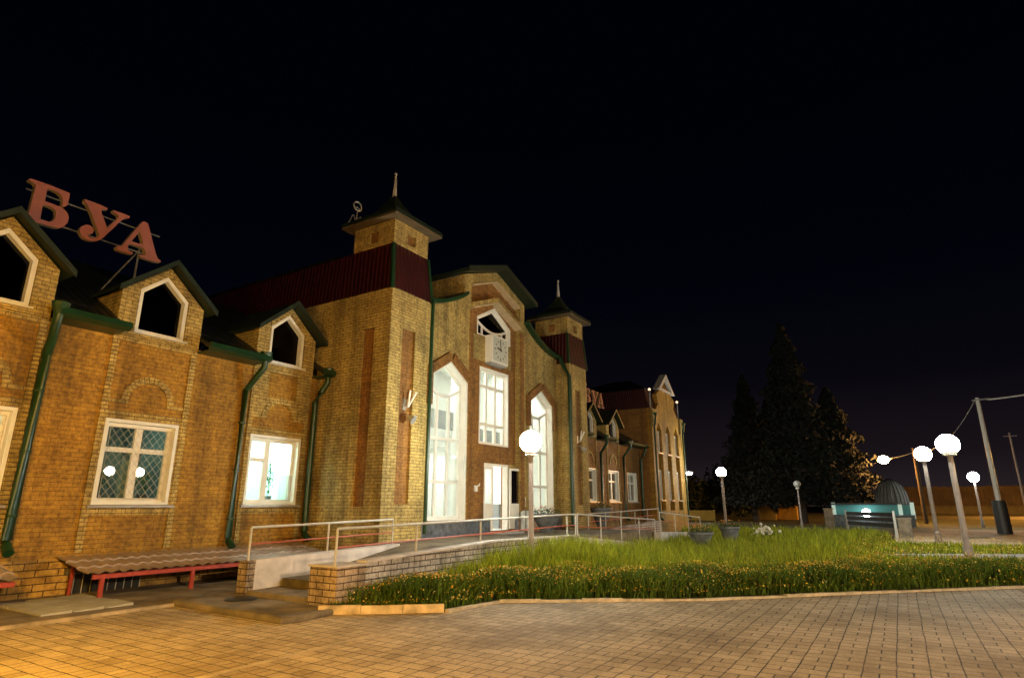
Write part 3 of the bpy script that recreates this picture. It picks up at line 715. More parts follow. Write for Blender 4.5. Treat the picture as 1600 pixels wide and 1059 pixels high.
# ridge ornament
ov = thing('roof_ornament', 'small openwork iron ornament with ring and scrolls on the ridge behind the near turret', 'roof ornament', (12.35, 13.6, 9.0))
q = MB(); ox, oy, oz = 12.35, 13.65, 9.1
q.tube([(ox, oy, oz-.2), (ox, oy, oz+1.80)], .022, 6); q.build('rod', M['grey'], ov, True)
q = MB(); q.tube([(ox+.17*math.cos(2*PI*i/16), oy, oz+1.97+.15*math.sin(2*PI*i/16)) for i in range(16)], .028, 6, True)
q.tube([(ox-.12, oy, oz+1.88), (ox, oy, oz+1.94), (ox+.12, oy, oz+1.88)], .02, 5); q.build('ring', M['grey'], ov, True)
q = MB()
for s_ in (-1, 1): q.tube([(ox+s_*(.05+.30*i/9), oy, oz+1.42+.22*math.sin(i/9*PI*1.5)*(1 if s_ > 0 else .8)) for i in range(10)], .018, 5)
q.build('scroll', M['grey'], ov, True)

# --------------------------- lit interior of the hall
IN = MB()
IN.box(13.3, 16.6, .7, 22.3, 16.7, 7.3); IN.box(13.16, 12.25, .7, 13.3, 16.7, 7.3); IN.box(22.3, 12.25, .7, 22.4, 16.7, 7.3)
IN.box(13.3, 12.3, 7.3, 22.3, 16.6, 7.4); IN.box(13.3, 12.3, .7, 22.3, 16.6, .8)
IN.box(13.3, 14.6, 3.75, 16.2, 16.6, 3.95); IN.box(19.2, 14.6, 3.75, 22.3, 16.6, 3.95)
IN.box(16.1, 14.3, .8, 16.5, 14.7, 7.3); IN.box(18.9, 14.3, .8, 19.3, 14.7, 7.3)
IN.build('hall_interior', M['interior'], ST)
GB = plain('grey_gallery_panel', (.36, .37, .36), .7, var=.1, bmp=0)
for xa, xb in ((13.32, 16.09), (19.31, 22.28)): MB().box(xa, 14.5, 3.5, xb, 14.58, 4.75).build('gallery_panel', GB, ST)
MB().box(16.52, 14.5, 4.5, 18.88, 14.58, 5.2).build('gallery_panel', GB, ST)
MB().box(13.4, 13.0, .8, 14.9, 13.5, 1.95).build('ticket_desk', plain('blue_grey_desk', (.12, .15, .18), .6, bmp=0), ST)
MB().box(20.2, 13.2, .8, 22.0, 13.7, 1.7).build('ticket_desk', GB, ST)
MB().box(15.1, 16.5, 1.5, 15.9, 16.59, 2.9).build('notice_board', plain('notice_board', (.15, .22, .3), .6, bmp=0), ST)
lamp_panel = emit('ceiling_lamp', (.98, 1., .94), 19)
cl = MB()
for x in (14.6, 16.6, 18.8, 20.9): cl.box(x-.5, 13.4, 7.2, x+.5, 14.2, 7.24)
for x in (14.8, 20.8): cl.box(x-.4, 15.2, 3.68, x+.4, 15.9, 3.72)
cl.box(17.2, 13.2, 3.3, 18.4, 13.24, 3.34)
cl.build('ceiling_lamp', lamp_panel, ST)
# back of the apex window
MB().box(16.2, 14.2, 7.45, 19.3, 14.3, 9.6).build('attic_wall', M['dark'], ST)
MB().sphere((18.12, 12.9, 7.98), .09, 12, 8).build('attic_lamp', emit('attic_blue_lamp', (.3, .75, 1.), 40), ST)

# rooms behind the wing windows
def room(x0, x1, y1, matw, name, lampmat=None, lamps=()):
    r_ = MB(); r_.box(x0, y1, .7, x1, y1+.1, 4.0); r_.box(x0-.1, WY+.42, .7, x0, y1, 4.0); r_.box(x1, WY+.42, .7, x1+.1, y1, 4.0)
    r_.box(x0, WY+.42, 4.0, x1, y1, 4.1); r_.box(x0, WY+.42, .6, x1, y1, .7); r_.build(name, matw, ST)
    if lampmat:
        c_ = MB()
        for (lx, ly) in lamps: c_.box(lx-.3, ly-.3, 3.9, lx+.3, ly+.3, 3.94)
        c_.build('ceiling_lamp', lampmat, ST)
room(8.9, 11.4, 16.2, plain('cyan_white_wall', (.62, .80, .74), .8, var=.05, bmp=0), 'bright_room', emit('bright_room_lamp', (.80, 1, .97), 36), ((9.8, 14.9), (10.7, 15.2)))
room(5.4, 8.5, 18.0, M['interiorgreen'], 'dim_room', emit('dim_room_lamp', (.7, 1, .9), 8.0), ((7.2, 16.2),))
room(2.6, 5.1, 16.0, M['interior'], 'yellow_room', emit('yellow_room_lamp', (1, .9, .6), 18), ((4.0, 15.0),))
MB().box(6.95, 14.6, 1.0, 7.35, 14.7, 2.9).build('interior_curtain', plain('blue_curtain', (.22, .38, .48), .8), ST)
def house_plant(x, y, z, h, n, label, bend=.2):
    t = thing('potted_plant', label, 'plant', (x, y, z))
    MB().lathe([(.07, 0), (.1, .14), (.11, .15)], (x, y, z), 12).build('pot', M['planter'], t, True)
    lv = MB()
    lv.tube([(x, y, z+.1), (x+.01, y, z+h*.9)], .008, 5)
    for i in range(n):
        a = random.uniform(0, 2*PI); q = z+.2+(h-.2)*random.random()**.8; ln = random.uniform(.12, .30); wd = random.uniform(.012, .022)
        p = [Vector((x+math.cos(a)*ln*s, y+math.sin(a)*ln*s*.6, q+.12*math.sin(s*2.4)-.12*s*s)) for s in (0, .35, .7, 1)]
        nx = Vector((-math.sin(a), math.cos(a), .3)).normalized()*wd
        for i2 in range(3):
            w0 = 1 if i2 else .3; w1 = .3 if i2 == 2 else 1
            lv.add([p[i2]-nx*w0, p[i2]+nx*w0, p[i2+1]+nx*w1, p[i2+1]-nx*w1], [(0, 1, 2, 3)])
    lv.build('foliage', M['houseplant'], t)
house_plant(10.62, 14.35, 1.75, .95, 34, 'slender green house plant behind the brightly lit window left of the tower')
house_plant(9.62, 14.35, 1.74, .45, 16, 'small green house plant in the left corner of the brightly lit window')
house_plant(6.45, 14.35, 1.74, .55, 26, 'dark house plant in the left corner of the dim barred window')
house_plant(7.35, 14.35, 1.74, .60, 34, 'leafy house plant in the right corner of the dim barred window')
house_plant(17.75, 12.6, .8, 1.6, 60, 'tall green pot plant seen through the glass of the fixed door leaf')
M['interiorsill'] = M['white']

# --------------------------- far wing and end block
FW = [(25.9, 27.5), (29.2, 30.8), (32.4, 34.0), (35.35, 36.95)]
wins_far = [(a, b, 1.85, 3.6, 'cross') for a, b in FW]
wing(24.05, 37.7, None, wins_far, WY, 'far_wing_wall', M['brown'])
MF = M['orange']
for (a, b, z0, z1, k) in wins_far:
    ground_window(a, b, z0, z1, WY, k)
    MB().box(a+.1, WY+.9, z0-.3, b-.1, WY+.95, z1+.3).build('curtain', M['interior'], ST)
for c in (26.7, 30.0, 33.25):
    p = MB(); pilaster(p, c-.93, c-.80, .76, 5.2, WY, .05); pilaster(p, c+.80, c+.93, .76, 5.2, WY, .05); p.build('pilaster', M['light'], ST); p = MB(); arch_ring(p, c, 3.95, .42, .56, WY, 13, .04); p.build('blind_arch', M['light'], ST); dormer(c, WY)
wing_roof(24.05, 37.7, (26.7, 30.0, 33.25), 'far_wing_roof')
downpipe(31.3, 13.22, 5.25, 13.68, .85, -.1, .08); downpipe(34.6, 13.22, 5.25, 13.66, .85, .1, .08); downpipe(37.45, 13.3, 5.25, 13.62, .85, .1, .08)
# end block
EX0, EX1, EY = 37.7, 44.2, 12.85
cols = [(39.1, .46), (40.95, .46), (42.8, .46)]
hol = []
for c, hw in cols:
    hol.append([(c-hw, 1.35), (c+hw, 1.35), (c+hw, 6.5), (c, 7.0), (c-hw, 6.5)])
MB().slab([(EX0, -.1), (EX1, -.1), (EX1, 7.8), (43.2, 7.8), (42.6, 8.3), (42.9, 8.9), (42.1, 9.3), (39.8, 9.3), (39.0, 8.9), (39.3, 8.3), (38.7, 7.8), (EX0, 7.8)], EY, EY+.3, 'y', hol).build('end_block_front', M['orange'], ST)
MB().box(EX0+.02, EY+.301, -.1, EX1-.02, EY+.5, 7.7).build('end_block_panel', M['brown'], ST)
for c, hw in cols:
    for (z0, z1) in ((2.0, 3.9), (5.0, 6.45)):
        w_ = MB().slab(rect(c-hw+.02, z0, c+hw-.02, z1), EY+.18, EY+.3, 'y', [rect(c-hw+.12, z0+.1, c+hw-.12, z1-.1)]).build('window', M['white'], ST)
        MB().box(c-hw+.1, EY+.24, z0+.08, c+hw-.1, EY+.25, z1-.08).build('pane', plain('pale_blind', (.34, .30, .27), .5, bmp=0), w_)
        MB().box(c-hw, EY-.06, z0-.06, c+hw, EY+.28, z0-.001).build('sill', M['sill'], w_)
MB().slab([(EY+.3, -.1), (19, -.1), (19, 7.8), (EY+.3, 7.8)], EX0, EX0+.3, 'x').build('end_block_side', M['brown'], ST)
MB().slab([(EY+.3, -.1), (19, -.1), (19, 7.8), (EY+.3, 7.8)], EX1-.3, EX1, 'x').build('end_block_side', M['light'], ST)
MB().hexa([(EX0-.04, EY+.1, 7.8), (EX1+.04, EY+.1, 7.8), (EX1+.04, 19.1, 7.8), (EX0-.04, 19.1, 7.8)], [(EX0+.15, EY+.4, 9.1), (EX1-.15, EY+.4, 9.1), (EX1-.15, 18.9, 9.1), (EX0+.15, 18.9, 9.1)]).build('mansard', M['mansard'], ST)
MB().hexa([(EX0-.1, EY+.3, 9.105), (EX1+.1, EY+.3, 9.105), (EX1+.1, 19.2, 9.105), (EX0-.1, 19.2, 9.105)], [(39.9, 15, 10.2), (42, 15, 10.2), (42, 16.5, 10.2), (39.9, 16.5, 10.2)]).build('end_block_roof', M['roof'], ST)
q = MB()
q.slab([(39.2, 9.3), (42.7, 9.3), (40.95, 10.6)], EY-.15, EY+.3, 'y', [[(39.75, 9.42), (42.15, 9.42), (40.95, 10.35)]]); q.build('pediment', M['rail'], ST)
MB().slab([(39.6, 9.36), (42.3, 9.36), (40.95, 10.42)], EY+.1, EY+.2, 'y').build('pediment_panel', M['brown'], ST)
for xx in (EX0+.25, EX1-.25):
    MB().box(xx-.32, EY-.12, 6.6, xx+.32, EY-.002, 7.75).build('corner_block', M['light'], ST)
    MB().tube([(xx, EY+.1, 7.8), (xx, EY+.1, 9.0)], .05, 6).build('finial', M['grey'], ST)
    MB().sphere((xx, EY+.1, 9.05), .09, 10, 6).build('finial_lamp', emit('finial_lamp_glow', (1, .62, .35), 1.2), ST)
downpipe(37.85, 12.6, 7.3, 12.72, .8, 0, .07); downpipe(44.0, 12.6, 7.3, 12.72, .8, 0, .07)
# chimney behind the far roof
MB().box(30.6, 17.6, 7.6, 31.8, 18.4, 10.0).build('chimney', M['brown'], ST)
MB().slab([(30.4, 9.95), (32.0, 9.95), (31.2, 10.6)], 17.4, 18.6, 'y').build('chimney_cap', M['rail'], ST)

# ------------------------------------------------------------------ clock
ck = thing('wall_clock', 'square white station clock with black hands above the middle window', 'clock', (17.72, 11.7, 6.6))
MB().slab(rect(17.22, 6.60, 18.26, 7.60), IY-.36, IY-.04, 'y').build('case', M['white'], ck)
MB().slab(rect(17.27, 6.66, 18.21, 7.55), IY-.372, IY-.362, 'y').build('dial', plain('dial_plate', (.50, .52, .46), .5, var=.05, bmp=0), ck)
tk = MB(); cx, cz = 17.74, 7.1
for i in range(12):
    a = 2*PI*i/12; l0, l1 = .30, (.37 if i % 3 else .40)
    frame_bars(tk, [(cx+l0*math.sin(a), cz+l0*math.cos(a), cx+l1*math.sin(a), cz+l1*math.cos(a))], IY-.378, .035, .005)
tk.build('hour_marks', M['black'], ck)
hn = MB(); frame_bars(hn, [(cx+.02, cz-.07, cx-.03, cz+.34)], IY-.386, .045, .006); hn.build('minute_hand', M['black'], ck)
hn = MB(); a = R(-78); frame_bars(hn, [(cx-.06*math.sin(a), cz-.06*math.cos(a), cx+.24*math.sin(a), cz+.24*math.cos(a))], IY-.394, .06, .006); hn.build('hour_hand', M['black'], ck)
MB().box(17.24, IY-.30, 6.54, 18.24, IY-.03, 6.60).build('bracket', M['grey'], ck)

# ------------------------------------------------------------------ roof signs
def unproj(px, py, Y):
    r = (px-800)/FPX; u = -(py-529.5)/FPX; c, s = math.cos, math.sin
    F = (c(TH)*c(AL), c(TH)*s(AL), s(TH)); Rr = (s(AL), -c(AL), 0); U = (-s(TH)*c(AL), -s(TH)*s(AL), c(TH))
    d = [F[i]+r*Rr[i]+u*U[i] for i in range(3)]; t = Y/d[1]; return (t*d[0], H+t*d[2])
def outl(pts, ox, oy): return [unproj(ox+a/10.59, oy+b/10.59, 14.6) for a, b in pts]
Bo = [(285,145),(620,262),(800,335),(945,392),(932,470),(905,590),(850,620),(805,600),(825,560),(828,500),(800,430),(740,375),(650,330),(570,322),(555,400),(530,520),(620,555),(760,608),(850,660),(905,725),(925,800),(905,880),(850,935),(780,965),(720,965),(560,925),(400,880),(250,830),(130,775),(125,735),(180,738),(255,735),(285,640),(335,440),(375,290),(370,250),(330,215),(275,190),(255,170)]
Bh = [(515,578),(600,605),(670,640),(710,690),(712,760),(690,820),(640,862),(560,858),(455,825),(470,720),(490,620)]
Yo = [(235,118),(370,165),(500,215),(612,268),(608,300),(560,285),(520,290),(510,330),(540,420),(580,520),(607,600),(680,530),(760,465),(795,420),(790,385),(755,360),(705,330),(715,298),(820,340),(900,368),(985,405),(975,435),(900,440),(850,470),(780,530),(690,620),(600,700),(540,760),(480,795),(400,812),(320,805),(240,775),(185,720),(155,660),(160,605),(200,560),(260,540),(320,550),(370,590),(390,640),(365,685),(320,700),(275,712),(310,745),(360,765),(420,762),(465,735),(475,710),(440,610),(400,500),(350,360),(310,270),(270,200),(235,170)]
Ao = [(620,220),(665,232),(700,255),(720,330),(770,530),(830,760),(860,835),(915,880),(900,905),(800,885),(700,855),(600,820),(560,790),(575,768),(640,785),(665,770),(655,720),(630,668),(560,640),(460,605),(395,592),(370,630),(365,690),(400,715),(450,735),(440,770),(380,755),(280,725),(190,690),(175,645),(200,628),(270,625),(310,580),(400,470),(510,340)]
Ah = [(562,385),(580,440),(605,530),(625,600),(540,590),(430,548),(480,490)]
SG = thing('roof_sign', 'large faded red serif letters standing over the near dormers', 'sign', (5.5, 14.6, 6.0))
for nm, o_, h_, ox, oy in (('letter', Bo, Bh, 20, 265), ('letter', Yo, None, 110, 300), ('letter', Ao, Ah, 165, 325)):
    po = outl(o_, ox, oy); hh = [outl(h_, ox, oy)] if h_ else []
    lt = MB().slab(po, 14.6, 14.72, 'y', hh).build(nm, M['cream'], SG)
    MB().slab(po, 14.592, 14.599, 'y', hh).build('letter_face', M['letter'], lt)
fr = MB()
for z in (7.55, 8.12): fr.tube([(4.2, 14.76, z), (7.0, 14.76, z)], .018, 5)
for x in (4.5, 6.6): fr.tube([(x, 14.78, 6.0), (x, 14.78, 8.1)], .022, 5); fr.tube([(x, 14.8, 7.6), (x-.25, 16.0, 6.6)], .02, 5)
fr.build('support_frame', M['planter'], SG)
SG2 = dup(SG, (5.5+27.2, 14.6, 6.0), 0, 'smaller looking pale letters standing over the far wing, half hidden by the far tower')

# ------------------------------------------------------------------ floodlights on the towers
def floodlight(x, y, z, label):
    t = thing('floodlight', label, 'floodlight', (x, y, z), 'round floodlights on the towers')
    MB().tube([(x, y, z+.12), (x, y-.16, z+.1), (x+.02, y-.22, z)], .02, 6).build('bracket', M['grey'], t, True)
    b = MB(); d = Vector((.25, -.8, -.45)).normalized()
    p0 = Vector((x, y-.18, z+.03)); b.tube([p0, p0+d*.14, p0+d*.2], [.05, .1, .135], 14); b.build('housing', M['rail'], t, True)
    b = MB(); b.tube([p0+d*.201, p0+d*.206], [.12, .12], 14); b.build('lens', M['grey'], t, True)
def flagholder(x, y, z, label):
    t = thing('flag_holder', label, 'flag holder', (x, y, z), 'white flag holders on the towers')
    b = MB(); b.tube([(x-.04, y-.02, z-.14), (x-.03, y-.14, z-.12), (x-.07, y-.24, z+.32)], .028, 8); b.build('holder_tube', M['white'], t, True)
    b = MB(); b.tube([(x+.0, y-.12, z-.12), (x+.16, y-.26, z+.30)], .028, 8); b.build('holder_tube', M['white'], t, True)
    b = MB(); b.box(x-.1, y-.02, z-.2, x+.02, y, z+.12); b.build('backplate', M['grey'], t)
floodlight(12.30, 11.19, 3.95, 'round white floodlight on the front of the near tower'); flagholder(12.36, 11.19, 4.38, 'pair of white flag tubes on the near tower above its floodlight')
floodlight(23.2, 11.19, 3.95, 'round white floodlight on the front of the far tower'); flagholder(23.2, 11.19, 4.38, 'pair of white flag tubes on the far tower above its floodlight')
bs = thing('wall_bracket', 'small dark lamp bracket on the pier left of the door', 'wall fitting', (16.8, 11.6, 2.2))
MB().box(16.72, 11.86, 2.1, 16.86, 11.919, 2.3).build('plate', M['white'], bs); MB().tube([(16.79, 11.86, 2.26), (16.79, 11.74, 2.3), (16.79, 11.74, 2.36)], .025, 6).build('hook', M['white'], bs, True)

# ------------------------------------------------------------------ porch, ramps, railings
PZ = .75
PR = thing('porch_ramp', 'raised concrete porch with ramps between low whitewashed brick walls', 'porch', (12, 9, 0))
MB().slab([(11.6, 8.24), (23.4, 8.24), (23.4, 11.7), (11.54, 11.7), (11.54, 10.5), (11.6, 10.5)], -.1, PZ-.01, 'z').build('floor', M['concrete'], PR)
rp = MB(); rp.slab([(9.9, 0), (11.6, 0), (11.6, PZ-.012), (9.9, .46)], 8.24, 10.36, 'y')
rp.slab([(7.44, 0), (8.2, 0), (8.2, .16), (7.44, .15)], 8.66, 10.36, 'y'); rp.slab([(8.2, 0), (9.1, 0), (9.1, .31), (8.2, .30)], 8.5, 10.36, 'y'); rp.slab([(9.1, 0), (9.9, 0), (9.9, .455), (9.1, .45)], 8.3, 10.36, 'y')
rp.build('steps', M['concrete'], PR)
# right wall, brick
wz = lambda x: .66+(min(x, 12.2)-7.4)*.04
MB().slab([(8.05, -.1), (16.5, -.1), (16.5, .80), (12.2, .84), (8.05, .69)], 8.0, 8.22, 'y').build('brick_wall', M['whitebrick'], PR)
MB().box(7.4, 8.0, -.1, 8.05, 8.66, .655).build('end_pier', M['tanbrick'], PR)
cp = MB(); cp.slab([(8.05, .691), (12.2, .842), (16.5, .802), (16.5, .84), (12.2, .882), (8.05, .73)], 7.98, 8.26, 'y'); cp.box(7.37, 7.98, .656, 8.05, 8.68, .69); cp.build('coping', M['wash'], PR)
# left wall, plastered
MB().slab([(7.56, -.1), (11.5, -.1), (11.5, .76), (7.56, .67)], 10.36, 10.62, 'y').build('plastered_wall', M['wash'], PR)
MB().box(7.4, 10.355, -.1, 7.558, 10.63, .66).build('end_pier', M['tanbrick'], PR)
# red edge line along the wall foot and door mat
MB().box(13.2, 11.50, PZ-.009, 22.4, 11.58, PZ+.004).build('red_edge', M['redrail'], PR)
MB().box(17.4, 11.1, PZ-.009, 18.6, 11.7, PZ+.05).build('door_step', M['path'], PR)
# far ramp
MB().slab([(16.5, -.1), (23.4, -.1), (23.4, .22), (16.5, .79)], 8.0, 8.2, 'y').build('low_wall', M['wash'], PR)
MB().slab([(23.4, -.1), (29.6, -.1), (29.6, .46), (23.4, .68)], 7.9, 8.15, 'y').build('plastered_wall', M['wash'], PR)
MB().box(29.6, 7.85, -.1, 30.0, 8.3, .5).build('end_pier', M['planter'], PR)
MB().slab([(23.4, -.1), (29.5, -.1), (29.5, .1), (23.4, .7)], 8.15, 10.36, 'y').build('ramp', M['concrete'], PR)
MB().slab([(24.2, -.1), (31, -.1), (31, .95), (24.2, .72)], 10.36, 10.6, 'y').build('brick_wall', M['whitebrick'], PR)

def railing(name, label, pts, posts, hgt, zmid, group='white railings with a red middle rail'):
    """pts: top rail points; posts: list of (x,y,zbase,ztop)"""
    x, y, z = posts[0][:3]
    t = thing('railing', label, 'railing', (x, y, z), group)
    MB().tube(pts, .024, 8).build('top_rail', M['rail'], t, True)
    MB().tube([(p[0], p[1], p[2]-zmid) for p in pts], .016, 6).build('middle_rail', M['redrail'], t, True)
    for (px_, py_, z0_, z1_) in posts: MB().tube([(px_, py_, z0_), (px_, py_, z1_)], .021, 8).build('post', M['rail'], t, True)
    return t
yR = 8.1
zr = lambda x: 1.27+(x-7.4)*.0155 if x < 16.5 else 1.40-(x-16.5)*.04
xs = [7.43, 9.46, 11.65, 13.8, 15.95]
railing('railing', 'white railing on the near brick wall of the ramp, facing the flower bed', [(7.43, yR, zr(7.43))]+[(x, yR, zr(x)) for x in xs[1:]]+[(16.5, yR, 1.40)], [(x, yR, .64, zr(x)) for x in xs]+[(16.5, yR, .75, 1.40)], .6, .30)
yL = 10.48
xs = [7.48, 9.36, 11.35]
railing('railing', 'white railing on the plastered ramp wall beside the wall canopy', [(x, yL, 1.25+(x-7.48)*.02) for x in xs], [(x, yL, .62, 1.25+(x-7.48)*.02) for x in xs], .6, .30)
railing('railing', 'white railing dropping along the far part of the porch before the far tower', [(16.62, yR, 1.40), (23.4, yR, 1.13)], [(x, yR, .15, 1.40-(x-16.62)*.04) for x in (16.62, 18.3, 20.0, 21.7, 23.4)], .6, .35)
railing('railing', 'white railing at the back of the far ramp', [(22.5, 10.48, 1.33), (31, 10.48, 1.50)], [(x, 10.48, .70, 1.33+(x-22.5)*.02) for x in (22.5, 24.2, 25.9, 27.6, 29.3, 31.)], .6, .30)
railing('railing', 'white railing on the outer plastered wall of the far ramp', [(23.8, 8.02, 1.40), (29.5, 8.02, 1.12)], [(x, 8.02, .45, 1.40-(x-23.8)*.049) for x in (23.8, 25.7, 27.6, 29.5)], .6, .32)

# ------------------------------------------------------------------ canopies over the basement wells
def canopy(xa, xb, label, posts):
    t = thing('tiled_canopy', label, 'canopy', (xa, 13, 0))
    y0, y1, z0, z1 = 12.42, 13.76, .46, .71; nx = int((xb-xa)/.045); vs = []; fs = []
    ys = []; rows = 3
    for r_ in range(rows):
        a = y0+(y1-y0)*r_/rows; b = y0+(y1-y0)*(r_+1)/rows
        ys += [(a, 1), (b-.001, 0)]
    for (yy, lift) in ys:
        for i in range(nx+1):
            x = xa+(xb-xa)*i/nx; zz = z0+(z1-z0)*(yy-y0)/(y1-y0)+.018*math.cos(2*PI*x/.22)+(.028 if lift else 0)
            xo = x+(.0 if True else 0); vs.append((xo, yy, zz))
    for r_ in range(len(ys)-1):
        for i in range(nx): a = r_*(nx+1)+i; fs.append((a, a+1, a+nx+2, a+nx+1))
    n = len(vs); vs += [(x, y, z-.012) for x, y, z in vs]; fs += [tuple(reversed([i+n for i in f])) for f in fs]
    MB().add(vs, fs).build('tile_sheet', M['tile'], t, True)
    MB().box(xa+.12, y0+.06, z0-.09, xb-.1, y0+.10, z0-.01).build('front_beam', M['redframe'], t)
    for x in posts:
        MB().box(x-.035, y0+.055, 0, x+.035, y0+.105, z0-.09).build('post', M['redframe'], t)
    MB().box(xa+.2, 13.5, 0, xa+.25, 13.55, .55).build('post', M['redframe'], t)
    br = MB()
    for x in posts: br.hexa([(x-.02, y0+.1, z0-.07), (x+.02, y0+.1, z0-.07), (x+.02, y1-.02, z1-.09), (x-.02, y1-.02, z1-.09)], [(x-.02, y0+.1, z0-.03), (x+.02, y0+.1, z0-.03), (x+.02, y1-.02, z1-.05), (x-.02, y1-.02, z1-.05)])
    br.build('rafter', M['redframe'], t)
    return t
canopy(5.66, 11.2, 'long low brown tiled canopy on red posts at the foot of the wall', (5.95, 7.66, 9.4, 11.0))
canopy(1.8, 4.72, 'cut-off low brown tiled canopy at the left edge', (2.3, 4.2))
# basement windows with bars
bw_ = thing('basement_window', 'dark barred basement opening under the long canopy', 'window', (6.6, 13.7, 0))
MB().box(5.95, 13.69, .03, 7.25, 13.772, .38).build('opening', M['black'], bw_)
gb = MB()
for i in range(9): gb.tube([(5.99+i*.155, 13.64, .02), (5.99+i*.155, 13.64, .40)], .008, 5)
gb.build('bars', M['rail'], bw_)
cl_ = MB().box(5.85, 13.66, .38, 7.4, 13.774, .50); cl_.build('lintel', M['concrete'], bw_)

# ------------------------------------------------------------------ planters, bin
def planter(x, y, z, h, r, label, kind='tulip', seed=0, red=False):
    random.seed(seed)
    t = thing('stone_planter', label, 'planter', (x, y, z), 'grey stone planters by the porch')
    pr = [(r*.45, 0), (r*.5, .06*h), (r*.28, .16*h), (r*.34, .28*h), (r*.62, .5*h), (r*.80, .8*h), (r*.98, .93*h), (r, h), (r*.86, h), (r*.8, .9*h)] if kind == 'tulip' else [(r*.42, 0), (r*.45, .1*h), (r*.95, .88*h), (r*1.05, .9*h), (r*1.05, h), (r*.92, h), (r*.88, .9*h)]
    MB().lathe(pr, (x, y, z), 4 if kind == 'square' else 20).build('bowl', M['planter'], t, kind != 'square')
    if red: MB().lathe([(r*.40, .0), (r*.40, .13*h)], (x, y, z+.12*h), 12).build('stem_band', M['redframe'], t)
    lv = MB(); n = 420
    for i in range(n):
        a = random.uniform(0, 2*PI); q = math.sqrt(random.random())*r*1.0; zz = z+h*.94+random.random()*.30*(1-(q/r)**2*.6)
        cx_, cy_ = x+q*math.cos(a), y+q*math.sin(a); s_ = .035
        d = Vector((random.uniform(-1, 1), random.uniform(-1, 1), random.uniform(.2, 1))).normalized(); e_ = d.cross(Vector((random.random(), random.random(), .3))).normalized(); g_ = d.cross(e_)
        p = Vector((cx_, cy_, zz)); lv.add([p-e_*s_*.4, p+g_*s_, p+e_*s_*.4, p-g_*s_], [(0, 1, 2, 3)])
    lv.build('foliage', M['planterleaf'], t)
    fl_ = MB()
    for i in range(36):
        a = random.uniform(0, 2*PI); q = math.sqrt(random.random())*r; zz = z+h+.08+random.random()*.2
        fl_.sphere((x+q*math.cos(a), y+q*math.sin(a), zz), .018, 6, 4)
    fl_.build('flowers', M['orangeflower'], t)
M['planterleaf'] = plain('planter_leaf', (.05, .075, .025), .7, var=.5, scale=9, bmp=0)
M['orangeflower'] = plain('marigold_petals', (.62, .28, .05), .7, var=.35, scale=30, bmp=0)
planter(19.55, 10.75, PZ, .62, .52, 'round stone planter with red flowers on the porch right of the door', 'bowl', 1, True)
planter(25.6, 11.3, PZ, .8, .48, 'dark stone planter beyond the far tower on the porch', 'bowl', 2)
planter(22.6, 6.15, .02, .72, .42, 'worn stone planter at the end of the far ramp wall', 'bowl', 3)
planter(26.6, 6.05, .02, .80, .40, 'tapered stone planter standing free in the grass, right of the ramp end', 'bowl', 4)
bn = thing('litter_bin', 'pale cylindrical litter bin standing beside the open door', 'bin', (19.0, 11.3, PZ))
MB().lathe([(.16, 0), (.17, .05), (.17, .56), (.18, .58), (.15, .64), (.05, .68)], (18.95, 11.25, PZ+.06), 20).build('drum', plain('pale_bin', (.5, .52, .5), .4), bn, True)
MB().tube([(18.72, 11.1, PZ), (18.72, 11.1, PZ+.75)], .015, 6).build('bin_post', M['black'], bn)

# ------------------------------------------------------------------ grass and flowers
def in_poly(xs, ys, poly):
    ins = np.zeros(len(xs), bool); n = len(poly)
    for i in range(n):
        x0, y0 = poly[i]; x1, y1 = poly[(i+1) % n]
        c = ((y0 > ys) != (y1 > ys)) & (xs < (x1-x0)*(ys-y0)/(y1-y0+1e-12)+x0); ins ^= c
    return ins
kline = [(7.2, 8.0), (8.36, 6.5), (9.66, 6.30), (11.80, 3.30), (14.87, .38), (17.05, -1.9), (24.2, -9.5)]
def kerb_dist(xs, ys):
    d = np.full(len(xs), 1e9)
    for (x0, y0), (x1, y1) in zip(kline, kline[1:]):
        l2 = (x1-x0)**2+(y1-y0)**2; t = np.clip(((xs-x0)*(x1-x0)+(ys-y0)*(y1-y0))/l2, 0, 1)
        d = np.minimum(d, np.hypot(xs-x0-t*(x1-x0), ys-y0-t*(y1-y0)))
    return d
pathp = [(24.2, 1.0), (25.3, 1.0), (27.9, -3.6), (33, -9), (27.2, -9), (23.9, -2.9)]
rampb = [(7.3, 7.95), (32, 7.8), (32, 11), (7.3, 11)]
def scatter(n, rmax=40, rmin=6):
    xs = []; ys = []
    # uniform in angle & log distance => roughly even density on screen
    a = rng.uniform(R(-12), R(50), n); r = rmin*np.exp(rng.uniform(0, math.log(rmax/rmin), n))
    x = r*np.cos(a); y = r*np.sin(a)
    k = in_poly(x, y, bed) & ~in_poly(x, y, pathp) & ~in_poly(x, y, rampb)
    return x[k], y[k]
